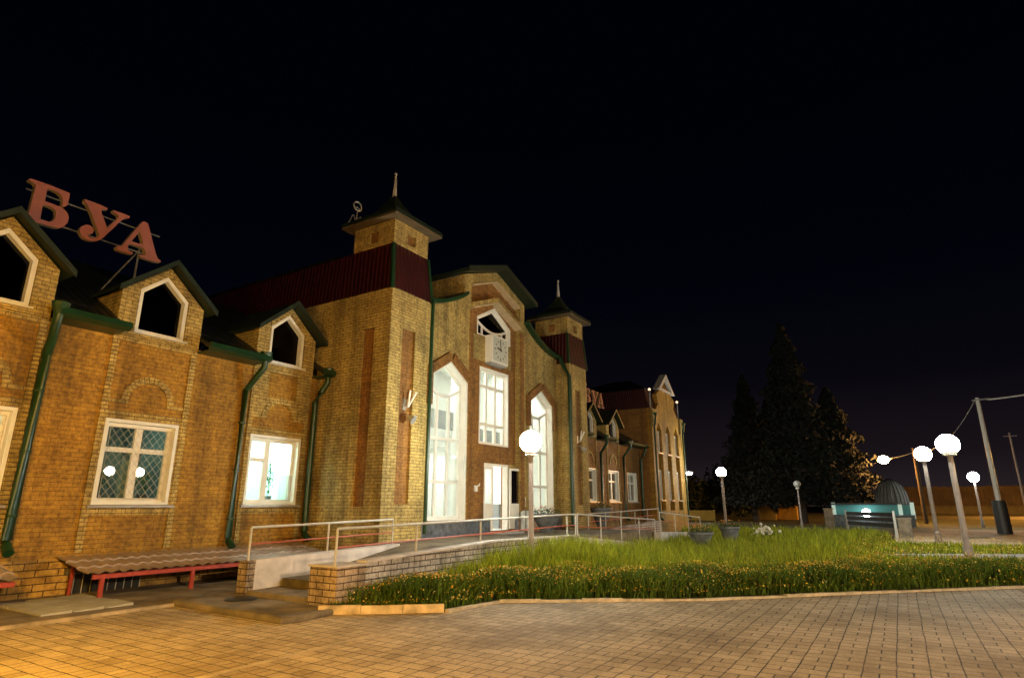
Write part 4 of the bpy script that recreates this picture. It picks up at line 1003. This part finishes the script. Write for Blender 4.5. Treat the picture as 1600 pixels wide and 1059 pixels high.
def blades(x, y, hgt, wid, lean, name, mat, z0=.02):
    n = len(x); az = rng.uniform(0, 2*PI, n); ln = rng.uniform(0, 1, n)*lean*hgt
    fx, fy = rng.uniform(0, 2*PI, n), None
    dx, dy = np.cos(az)*ln, np.sin(az)*ln
    wx, wy = np.cos(fx)*wid/2, np.sin(fx)*wid/2
    V = np.zeros((n, 5, 3)); z = np.full(n, z0)
    V[:, 0] = np.stack([x-wx, y-wy, z], 1); V[:, 1] = np.stack([x+wx, y+wy, z], 1)
    V[:, 2] = np.stack([x+dx*.35+wx*.8, y+dy*.35+wy*.8, z+hgt*.6], 1); V[:, 3] = np.stack([x+dx*.35-wx*.8, y+dy*.35-wy*.8, z+hgt*.6], 1)
    V[:, 4] = np.stack([x+dx, y+dy, z+hgt], 1)
    me = bpy.data.meshes.new(name); me.vertices.add(n*5); me.vertices.foreach_set('co', V.ravel())
    b = (np.arange(n)*5)[:, None]
    loops = (b+np.array([0, 1, 2, 3, 3, 2, 4])[None]).ravel()
    starts = (np.arange(n)[:, None]*7+np.array([0, 4])[None]).ravel(); tot = np.tile([4, 3], n)
    me.loops.add(len(loops)); me.loops.foreach_set('vertex_index', loops); me.polygons.add(n*2)
    me.polygons.foreach_set('loop_start', starts); me.polygons.foreach_set('loop_total', tot)
    me.update(calc_edges=True); me.validate(); me.materials.append(mat)
    o = bpy.data.objects.new(name, me); COL.objects.link(o); return o
def leafmat(name, c0, c1, sc=2.2):
    m, t, b = newmat(name); tcn = t.nodes.new('ShaderNodeTexCoord'); n = noise(t, sc, 5, tcn.outputs['Object'], .7)
    g = t.nodes.new('ShaderNodeNewGeometry'); r = ramp(t, n.outputs[0], c0, c1, .35, .65)
    r2 = ramp(t, g.outputs['Random Per Island'], (.35,)*3, (1.5,)*3)
    c = mixc(t, r.outputs[0], r2.outputs[0]); L(t, c.outputs[0], b.inputs['Base Color']); b.inputs['Roughness'].default_value = .6
    b.inputs['Specular IOR Level'].default_value = .25
    tr = t.nodes.new('ShaderNodeBsdfTranslucent'); L(t, c.outputs[0], tr.inputs[0])
    mx = t.nodes.new('ShaderNodeMixShader'); mx.inputs[0].default_value = .35; L(t, b.outputs[0], mx.inputs[1]); L(t, tr.outputs[0], mx.inputs[2])
    L(t, mx.outputs[0], t.nodes['Material Output'].inputs[0]); return m
M['grass'] = leafmat('grass_blade', (.13, .21, .013), (.46, .48, .032))
M['marigoldleaf'] = leafmat('marigold_leaf', (.07, .13, .014), (.14, .20, .024))
x, y = scatter(210000); kd = kerb_dist(x, y)
dist = np.hypot(x, y)
k = (kd > .9) | ((kd > .3) & (rng.random(len(x)) < .30))
xx, yy = x[k], y[k]; n = len(xx)
tall = .20+.28*rng.random(n)*np.clip((kd[k]-.8)/2.0, .3, 1)+.10*np.sin(xx*1.3)*np.sin(yy*1.7+1)
cl = np.sin(xx*3.1+1.3*np.sin(yy*2.3))*np.sin(yy*3.7+np.sin(xx*1.9)); tall = tall*(1.15+.28*cl)+.58*np.clip((xx-9.5)/3, 0, 1)*np.clip((yy-3.5)/4, 0, 1)*np.clip((19-xx)/5, .15, 1)*(.6+.4*rng.random(n))
low = (yy < 1.8) & (xx < 33); tall = np.where(low, np.minimum(tall, .10+.16*rng.random(n)+.05*cl), tall)
hh = np.clip(tall, .07, .95)
tag(blades(xx, yy, hh, .010+.0006*dist[k], .55, 'grass', M['grass']), 'tall unmown green grass filling the bed before the porch', 'grass', kind='stuff')
k = (kd <= 1.9) & (rng.random(len(x)) < .9)
xx, yy = x[k], y[k]; n = len(xx); mound = .24+.12*np.sin(xx*2.1+yy*1.2)*np.sin(yy*2.3-xx)+.10*rng.random(n)
edge_ = np.clip(kd[k]/.35, .35, 1)
tag(blades(xx, yy, np.clip((mound+.14)*edge_, .06, .5), .016+.0006*np.hypot(xx, yy), 1.1, 'flower_foliage', M['marigoldleaf']), 'low dark green marigold foliage along the kerb', 'foliage', kind='stuff')
# flower heads
def heads(n, rad, zf, name, mat, sel, label, szs=(.008, .015)):
    x, y = scatter(n); kd = kerb_dist(x, y); k = sel(x, y, kd); x, y, kd = x[k], y[k], kd[k]; n = len(x)
    z = zf(x, y, kd); s = rng.uniform(*szs, n)*(1+np.hypot(x, y)*.012); N = 6
    tilt = rng.normal(0, .5, (n, 2)); V = np.zeros((n, N+1, 3))
    V[:, 0] = np.stack([x, y, z+s*.5], 1)
    for i in range(N):
        a = 2*PI*i/N; px_, py_ = np.cos(a)*s, np.sin(a)*s
        V[:, i+1] = np.stack([x+px_, y+py_, z+px_*tilt[:, 0]+py_*tilt[:, 1]], 1)
    me = bpy.data.meshes.new(name); me.vertices.add(n*(N+1)); me.vertices.foreach_set('co', V.ravel())
    pat = np.array([[0, i+1, (i+1) % N+1] for i in range(N)]).ravel()
    loops = ((np.arange(n)*(N+1))[:, None]+pat[None]).ravel(); me.loops.add(len(loops)); me.loops.foreach_set('vertex_index', loops)
    me.polygons.add(n*N); me.polygons.foreach_set('loop_start', np.arange(n*N)*3); me.polygons.foreach_set('loop_total', np.full(n*N, 3))
    me.update(calc_edges=True); me.materials.append(mat); o = bpy.data.objects.new(name, me); COL.objects.link(o)
    return tag(o, label, 'flowers', kind='stuff')
def petal(name, cols):
    m, t, b = newmat(name); g = t.nodes.new('ShaderNodeNewGeometry'); r = t.nodes.new('ShaderNodeValToRGB'); r.color_ramp.interpolation = 'CONSTANT'
    el = r.color_ramp.elements; el[0].color = (*cols[0], 1); el[1].color = (*cols[-1], 1); el[1].position = 1-1/len(cols)
    for i in range(1, len(cols)-1): q = el.new(i/len(cols)); q.color = (*cols[i], 1)
    L(t, g.outputs['Random Per Island'], r.inputs[0]); L(t, r.outputs[0], b.inputs['Base Color']); b.inputs['Roughness'].default_value = .8; return m
PM = petal('marigold_heads', [(.80, .55, .04), (.78, .38, .02), (.85, .66, .08), (.72, .26, .02), (.75, .62, .18)])
patch = lambda x, y: np.sin(x*1.7+y*.6)*np.sin(y*1.9-x*.5)
heads(120000, 0, lambda x, y, kd: .02+np.clip((.38+.12*np.sin(x*2.1+y*1.2)*np.sin(y*2.3-x)+rng.uniform(-.05, .05, len(x)))*np.clip(kd/.35, .35, 1), .06, .5),
      'marigold_flowers', PM, lambda x, y, kd: ((kd < 2.2) | ((y < 1.6) & (x < 33) & (rng.random(len(x)) < .6))) & (rng.random(len(x)) < .24+.50*(patch(x, y) > -.1)*np.maximum(np.exp(-((kd-1.0)/.9)**2), .5*(y < 1.6))), 'orange and yellow marigold flowers massed along the kerb')
heads(24000, 0, lambda x, y, kd: rng.uniform(.25, .45, len(x)), 'meadow_flowers', petal('meadow_heads', [(.55, .5, .2), (.5, .42, .1), (.4, .42, .12)]),
      lambda x, y, kd: (kd > 2) & (rng.random(len(x)) < .35), 'small pale flowers scattered through the tall grass', (.005, .010))
heads(2500, 0, lambda x, y, kd: rng.uniform(.08, .26, len(x)), 'white_flowers', petal('white_heads', [(.6, .55, .45), (.7, .66, .55)]),
      lambda x, y, kd: (kd < .8) & (rng.random(len(x)) < .35), 'few white blossoms low at the kerb side of the marigolds', (.012, .02))
# white flowering clump
random.seed(5)
wf = thing('white_flower_clump', 'clump of white blossoms standing in the grass right of the planters', 'flowers', (28.5, 5.2, 0))
q = MB()
for i in range(60):
    q.sphere((28.0+random.gauss(0, .20), 4.95+random.gauss(0, .2), .62+random.gauss(0, .10)), random.uniform(.03, .07), 6, 4)
q.build('blossoms', M['whiteflower'], wf)
q = MB()
for i in range(14): q.tube([(28.0+random.gauss(0, .06), 4.95+random.gauss(0, .06), 0), (28.0+random.gauss(0, .2), 4.95+random.gauss(0, .2), .62)], .01, 4)
q.build('stems', M['planterleaf'], wf)

# ------------------------------------------------------------------ trees
def cards(cx, cy, fn, n, s, name, mat, parent):
    P = np.array([fn() for _ in range(n)]); d = rng.normal(size=(n, 3)); d /= np.linalg.norm(d, axis=1)[:, None]
    e1 = np.cross(d, rng.normal(size=(n, 3))); e1 /= np.linalg.norm(e1, axis=1)[:, None]; e2 = np.cross(d, e1)
    sz = s*rng.uniform(.5, 1.2, n)[:, None]; o_ = np.array(ORG[parent.name])
    V = np.stack([P-e1*sz*.5, P+e2*sz, P+e1*sz*.5, P-e2*sz], 1)-o_
    me = bpy.data.meshes.new(name); me.vertices.add(n*4); me.vertices.foreach_set('co', V.ravel())
    me.loops.add(n*4); me.loops.foreach_set('vertex_index', np.arange(n*4)); me.polygons.add(n)
    me.polygons.foreach_set('loop_start', np.arange(n)*4); me.polygons.foreach_set('loop_total', np.full(n, 4)); me.update(calc_edges=True); me.materials.append(mat)
    o = bpy.data.objects.new(name, me); COL.objects.link(o); o.parent = parent; return o
def spruce(x, y, h, r, label, n=9000):
    t = thing('spruce_tree', label, 'tree', (x, y, 0), 'tall dark spruces beyond the lawn')
    MB().tube([(x, y, 0), (x, y, h*.5), (x, y, h*.97)], [.42, .22, .03], 8).build('trunk', M['bark'], t, True)
    lb = MB()
    for i in range(60):
        q = random.random()**.8; z = 2.8+(h-3.1)*q; a = random.uniform(0, 2*PI); l = r*(1-q)*.9+.15; lb.tube([(x, y, z), (x+l*math.cos(a), y+l*math.sin(a), z-.15*l)], [.05, .015], 4)
    lb.build('limbs', M['bark'], t)
    def fn():
        q = random.random()**1.25; z = 2.5+(h-2.5)*q; tier = 1+.22*math.sin(q*h*2.6+random.random()); a = random.uniform(0, 2*PI)
        lob = 1+.18*math.sin(a*5+int(q*14)*2.1)
        rr = r*(1-q)**.85*tier*lob*(random.random()**.45)+.05; return (x+rr*math.cos(a), y+rr*math.sin(a), z-.18*rr)
    cards(x, y, fn, n, .26, 'crown', M['conifer'], t)
def pos(px, depth_x):      # a ground point on the line of sight of pixel column px at distance X
    r = (px-800)/FPX; c, s = math.cos, math.sin
    u = -(790-529.5)/FPX
    F = (c(TH)*c(AL), c(TH)*s(AL), s(TH)); Rr = (s(AL), -c(AL), 0); U = (-s(TH)*c(AL), -s(TH)*s(AL), c(TH))
    d = [F[i]+r*Rr[i]+u*U[i] for i in range(3)]; return (depth_x, d[1]/d[0]*depth_x)
spruce(*pos(1253, 66), 20.0, 4.6, 'tallest dark spruce behind the unlit globe lamp', 14000)
spruce(*pos(1180, 72), 16.2, 3.6, 'slim dark spruce left of the tallest one', 9000)
spruce(*pos(1315, 70), 13.5, 4.0, 'broad dark spruce left of the orange street lamp', 10000)
spruce(*pos(1215, 84), 15.0, 4.2, 'dark spruce filling the gap between the slim and the tallest spruce', 8000)
def bushtree(x, y, h, r, label, n=2500, group='low dark trees on the skyline'):
    t = thing('broadleaf_tree', label, 'tree', (x, y, 0), group)
    MB().tube([(x, y, 0), (x, y, h*.6)], [.25, .1], 7).build('trunk', M['bark'], t, True)
    def fn():
        while True:
            v = Vector((random.uniform(-1, 1), random.uniform(-1, 1), random.uniform(-1, 1)))
            if .3 < v.length < 1: break
        b = 1+.25*math.sin(v.x*7+v.z*5+x); return (x+v.x*r*b, y+v.y*r*b, h*.55+v.z*h*.48*b)
    cards(x, y, fn, n, .4, 'crown', M['leaves'], t)
for i, (px_, X_, h_, lab) in enumerate([(1068, 118, 7.5, 'low dark tree on the skyline beside the far station corner'), (1086, 124, 6.2, 'lowest dark tree on the skyline, right of the pinkish street lamp'), (1108, 128, 5.6, 'small dark tree on the skyline left of the globe lamp beyond the station'), (1140, 112, 8.0, 'dark tree on the skyline right of the globe lamp beyond the station'), (1160, 100, 8.5, 'bushy dark tree between the skyline trees and the slim spruce')]):
    bushtree(*pos(px_, X_), h_, 3.6+.4*(i % 2), lab)

# ------------------------------------------------------------------ right background: bench, kiosk, poles, fence, road
bx, by = pos(1394, 37.5); b2x, b2y = pos(1320, 43)
bc = thing('board_barrier', 'low dark board barrier between two pale posts at the edge of the square', 'barrier', (bx, by, 0))
for (x, y) in ((bx, by), (b2x, b2y)): MB().hexa([(x-.07, y-.07, 0), (x+.07, y-.07, 0), (x+.07, y+.07, 0), (x-.07, y+.07, 0)], [(x-.05, y-.05, 1.38), (x+.05, y-.05, 1.38), (x+.05, y+.05, 1.38), (x-.05, y+.05, 1.38)]).build('post', M['path'], bc)
q = MB()
for z in (.55, .84, 1.10):
    q.hexa([(bx, by, z), (bx+.05, by+.02, z), (b2x+.05, b2y+.02, z), (b2x, b2y, z)], [(bx, by, z+.2), (bx+.05, by+.02, z+.2), (b2x+.05, b2y+.02, z+.2), (b2x, b2y, z+.2)])
q.build('boards', M['wood'], bc)
x, y = pos(1409, 39); MB_ = MB().box(x-.3, y-.3, 0, x+.3, y+.3, .95); 
cb_ = thing('concrete_bin', 'square concrete bin standing right of the board barrier', 'bin', (x, y, 0)); MB().slab(rect(x-.3, 0, x+.3, .95), y-.3, y+.3, 'y').build('box', M['concrete'], cb_); MB().box(x-.34, y-.34, .95, x+.34, y+.34, 1.02).build('rim', M['concrete'], cb_)
x, y = pos(1293, 47); pl_ = thing('gate_pillar', 'thick pale concrete pillar in front of the dark spruces', 'pillar', (x, y, 0))
MB().box(x-.25, y-.25, 0, x+.25, y+.25, 1.4).build('shaft', M['concrete'], pl_); MB().box(x-.3, y-.3, 1.4, x+.3, y+.3, 1.48).build('cap', M['concrete'], pl_)
# kiosk with striped dome
kx, ky = pos(1352, 60); dl = math.hypot(*( -ky, kx)); ux, uy = ky/dl, -kx/dl     # right on screen
fx, fy = -kx/dl, -ky/dl                                                     # toward viewer
def K(r_, f_, z): return (kx+ux*r_+fx*f_, ky+uy*r_+fy*f_, z)
def kbox(mb, r0, f0, z0_, r1, f1, z1_): mb.hexa([K(r0, f0, z0_), K(r1, f0, z0_), K(r1, f1, z0_), K(r0, f1, z0_)], [K(r0, f0, z1_), K(r1, f0, z1_), K(r1, f1, z1_), K(r0, f1, z1_)])
KI = thing('kiosk', 'low kiosk with a turquoise lit front, white posts and a ribbed dome on its right', 'kiosk', (kx, ky, 0))
q = MB(); kbox(q, -2.5, -2.4, 0, 3.4, 0, .9); q.build('counter', M['planter'], KI)
q = MB(); kbox(q, -2.4, -1.0, .9, 3.2, -.9, 1.72); q.build('lit_front', M['kioskglass'], KI)
q = MB()
for r0 in (-2.55, 2.35, 3.2): kbox(q, r0, -.9, .6, r0+.28, -.6, 1.9)
q.build('corner_post', emit('self_glowing_post', (.7, .9, .8), .15), KI)  # posts are no lamps; their lit look is emission put into the material
q = MB(); kbox(q, -2.6, -2.5, 1.72, 2.2, .1, 1.86); q.build('flat_roof', M['black'], KI)
q = MB(); q.sphere(K(0, .15, 1.06), .34, 12, 8); q.build('spot_lamp', emit('kiosk_spot', (.85, 1., .97), 9), KI)
dm = MB(); n = 12; vs = []; fs = []
for i in range(7):
    th_ = PI/2*i/6
    for j in range(n+1):
        a = PI*j/n; rr = 1.25*math.cos(th_); vs.append(K(2.0+rr*math.cos(a), -1.2+rr*math.sin(a), 1.75+2.1*math.sin(th_)))
for i in range(6):
    for j in range(n): p0 = i*(n+1)+j; fs.append((p0, p0+1, p0+n+2, p0+n+1))
dm.add(vs, fs); dm.build('dome', plain('dome_cloth', (.13, .125, .12), .8), KI, True)
q = MB()
for j in range(0, n+1): q.tube([vs[i*(n+1)+j] for i in range(7)], .035, 4)
q.build('dome_ribs', M['black'], KI)
# tall poles with cables
px_, py_ = 47.0, -4.88
tp = thing('utility_pole', 'tall pale pole with a black sleeve at its foot near the right edge', 'pole', (px_, py_, 0))
x, y = pos(1562, 47); X0, Y0 = x, y
tx, ty = X0, Y0
MB().tube([(X0, Y0, 0), (X0, Y0, 8.15)], [.15, .11], 10).build('shaft', M['rail'], tp, True)
MB().tube([(X0+.05, Y0, 0), (X0+.05, Y0, 1.95)], [.38, .36], 14).build('sleeve', M['black'], tp, True)
MB().tube([(X0-.1, Y0+.3, 8.0), (X0-.1, Y0-.6, 8.05)], .05, 6).build('crossarm', M['grey'], tp)
def cable(p, q_, sag, label, r=.02, mat=None):
    pts = []
    for i in range(17):
        s = i/16; pts.append(tuple(p[k]+(q_[k]-p[k])*s for k in range(2))+(p[2]+(q_[2]-p[2])*s-sag*4*s*(1-s),))
    c_ = MB().tube(pts, r, 5); tag(c_.build('cable', mat or M['grey']), label, 'cable')
cable((X0, Y0-.5, 8.0), (38, -15, 9.2), .5, 'thick twisted cable from the tall pole out of the right edge', .045, M['rail'])
cable((X0, Y0+.2, 7.9), (70, -1.9, 6.9), 1.2, 'thin cable from the tall pole to the dark pole of the orange lamp', .02)
x, y = pos(1602, 70); t2 = thing('utility_pole', 'thin distant pole at the right edge beyond the tall pale one', 'pole', (x, y, 0))
MB().tube([(x, y, 0), (x, y, 8)], [.1, .07], 8).build('shaft', M['pole'], t2, True); MB().tube([(x, y-.5, 7.7), (x, y+.5, 7.7)], .04, 5).build('crossarm', M['pole'], t2)
# plank fence behind the road
fe = thing('plank_fence', 'long pale plank fence beyond the road at the right', 'fence', (150, -8, 0))
q = MB(); yy_ = 1.5
while yy_ > -60:
    h_ = 5.3+random.uniform(-.12, .12); q.box(150+random.uniform(-.03, .03), yy_-.62, 1.6, 150.2, yy_, h_); yy_ -= .66
q.build('planks', plain('weathered_fence', (.035, .025, .024), .85, var=.5, scale=.6), fe)
q = MB(); q.box(150.2, -60, 0, 150.6, 1.5, 1.8); q.build('footing', M['asphalt'], fe)
# unseen lamp added past the right edge to brighten the road
street_lamp('unseen orange lamp added beyond the right edge to brighten the road', 112, -25, 8, 0, -3, emit('added_road_glow', (1, .42, .06), 16000), .35)
# yellow sheds and barrier on the left of the spruces
x, y = pos(1205, 84)
sh = thing('yellow_shed', 'small yellow shed seen under the dark spruces', 'shed', (x, y, 0))
x, y = pos(1227, 82); MB().box(x, y-1.2, 0, x+3, y+.9, 3.1).build('wall', M['yellowwall'], sh)
MB().slab([(y-1.4, 3.1), (y+1.1, 3.1), (y-.1, 3.9)], x-.2, x+3.2, 'x').build('roof', M['roof'], sh)
x, y = pos(1190, 80); s2_ = thing('yellow_shed', 'leaning yellow shed wall left of the larger yellow shed', 'shed', (x, y, 0))
MB().slab([(y-1.5, 0), (y+1.0, 0), (y+1.0, 3.8), (y+.2, 2.9), (y-1.5, .6)], x, x+2, 'x').build('wall', M['yellowwall'], s2_)
MB().slab([(y-1.5, .65), (y+.2, 2.95), (y+1.0, 3.85), (y+1.0, 4.0), (y+.2, 3.1), (y-1.5, .8)], x-.1, x+2.1, 'x').build('roof', M['roof'], s2_)
x, y = pos(1098, 62); yb_ = thing('road_barrier', 'long low yellow barrier behind the end of the far ramp railing', 'barrier', (x, y, 0))
MB().hexa([(x, y-1.1, .25), (x+.2, y-1.1, .25), (x+.2, y+2.9, .25), (x, y+2.9, .25)], [(x, y-1.1, 1.2), (x+.2, y-1.1, 1.2), (x+.2, y+2.9, 1.2), (x, y+2.9, 1.2)]).build('panel', M['yellowwall'], yb_)
for d_ in (-1., .9, 2.8): MB().box(x+.21, y+d_-.06, 0, x+.33, y+d_+.06, 1.25).build('post', M['yellowwall'], yb_)
# distant small lamps
for i, (px_, py_, X_, lab) in enumerate([(1164.5, 771.5, 120, 'tiny distant greenish lamp left of the yellow sheds, the left of a pair'), (1176, 769.5, 120, 'tiny distant greenish lamp left of the yellow sheds, the right of a pair')]):
    x, y = pos(px_, X_); z = H+(790-py_)*.115
    t = thing('distant_lamp', lab, 'street lamp', (x, y, 0)); MB().sphere((x, y, z), .22, 10, 6).build('bulb', emit('distant_bulb', (.6, 1, .7), 8), t); MB().tube([(x, y, 0), (x, y, z-.2)], .06, 6).build('pole', M['pole'], t)
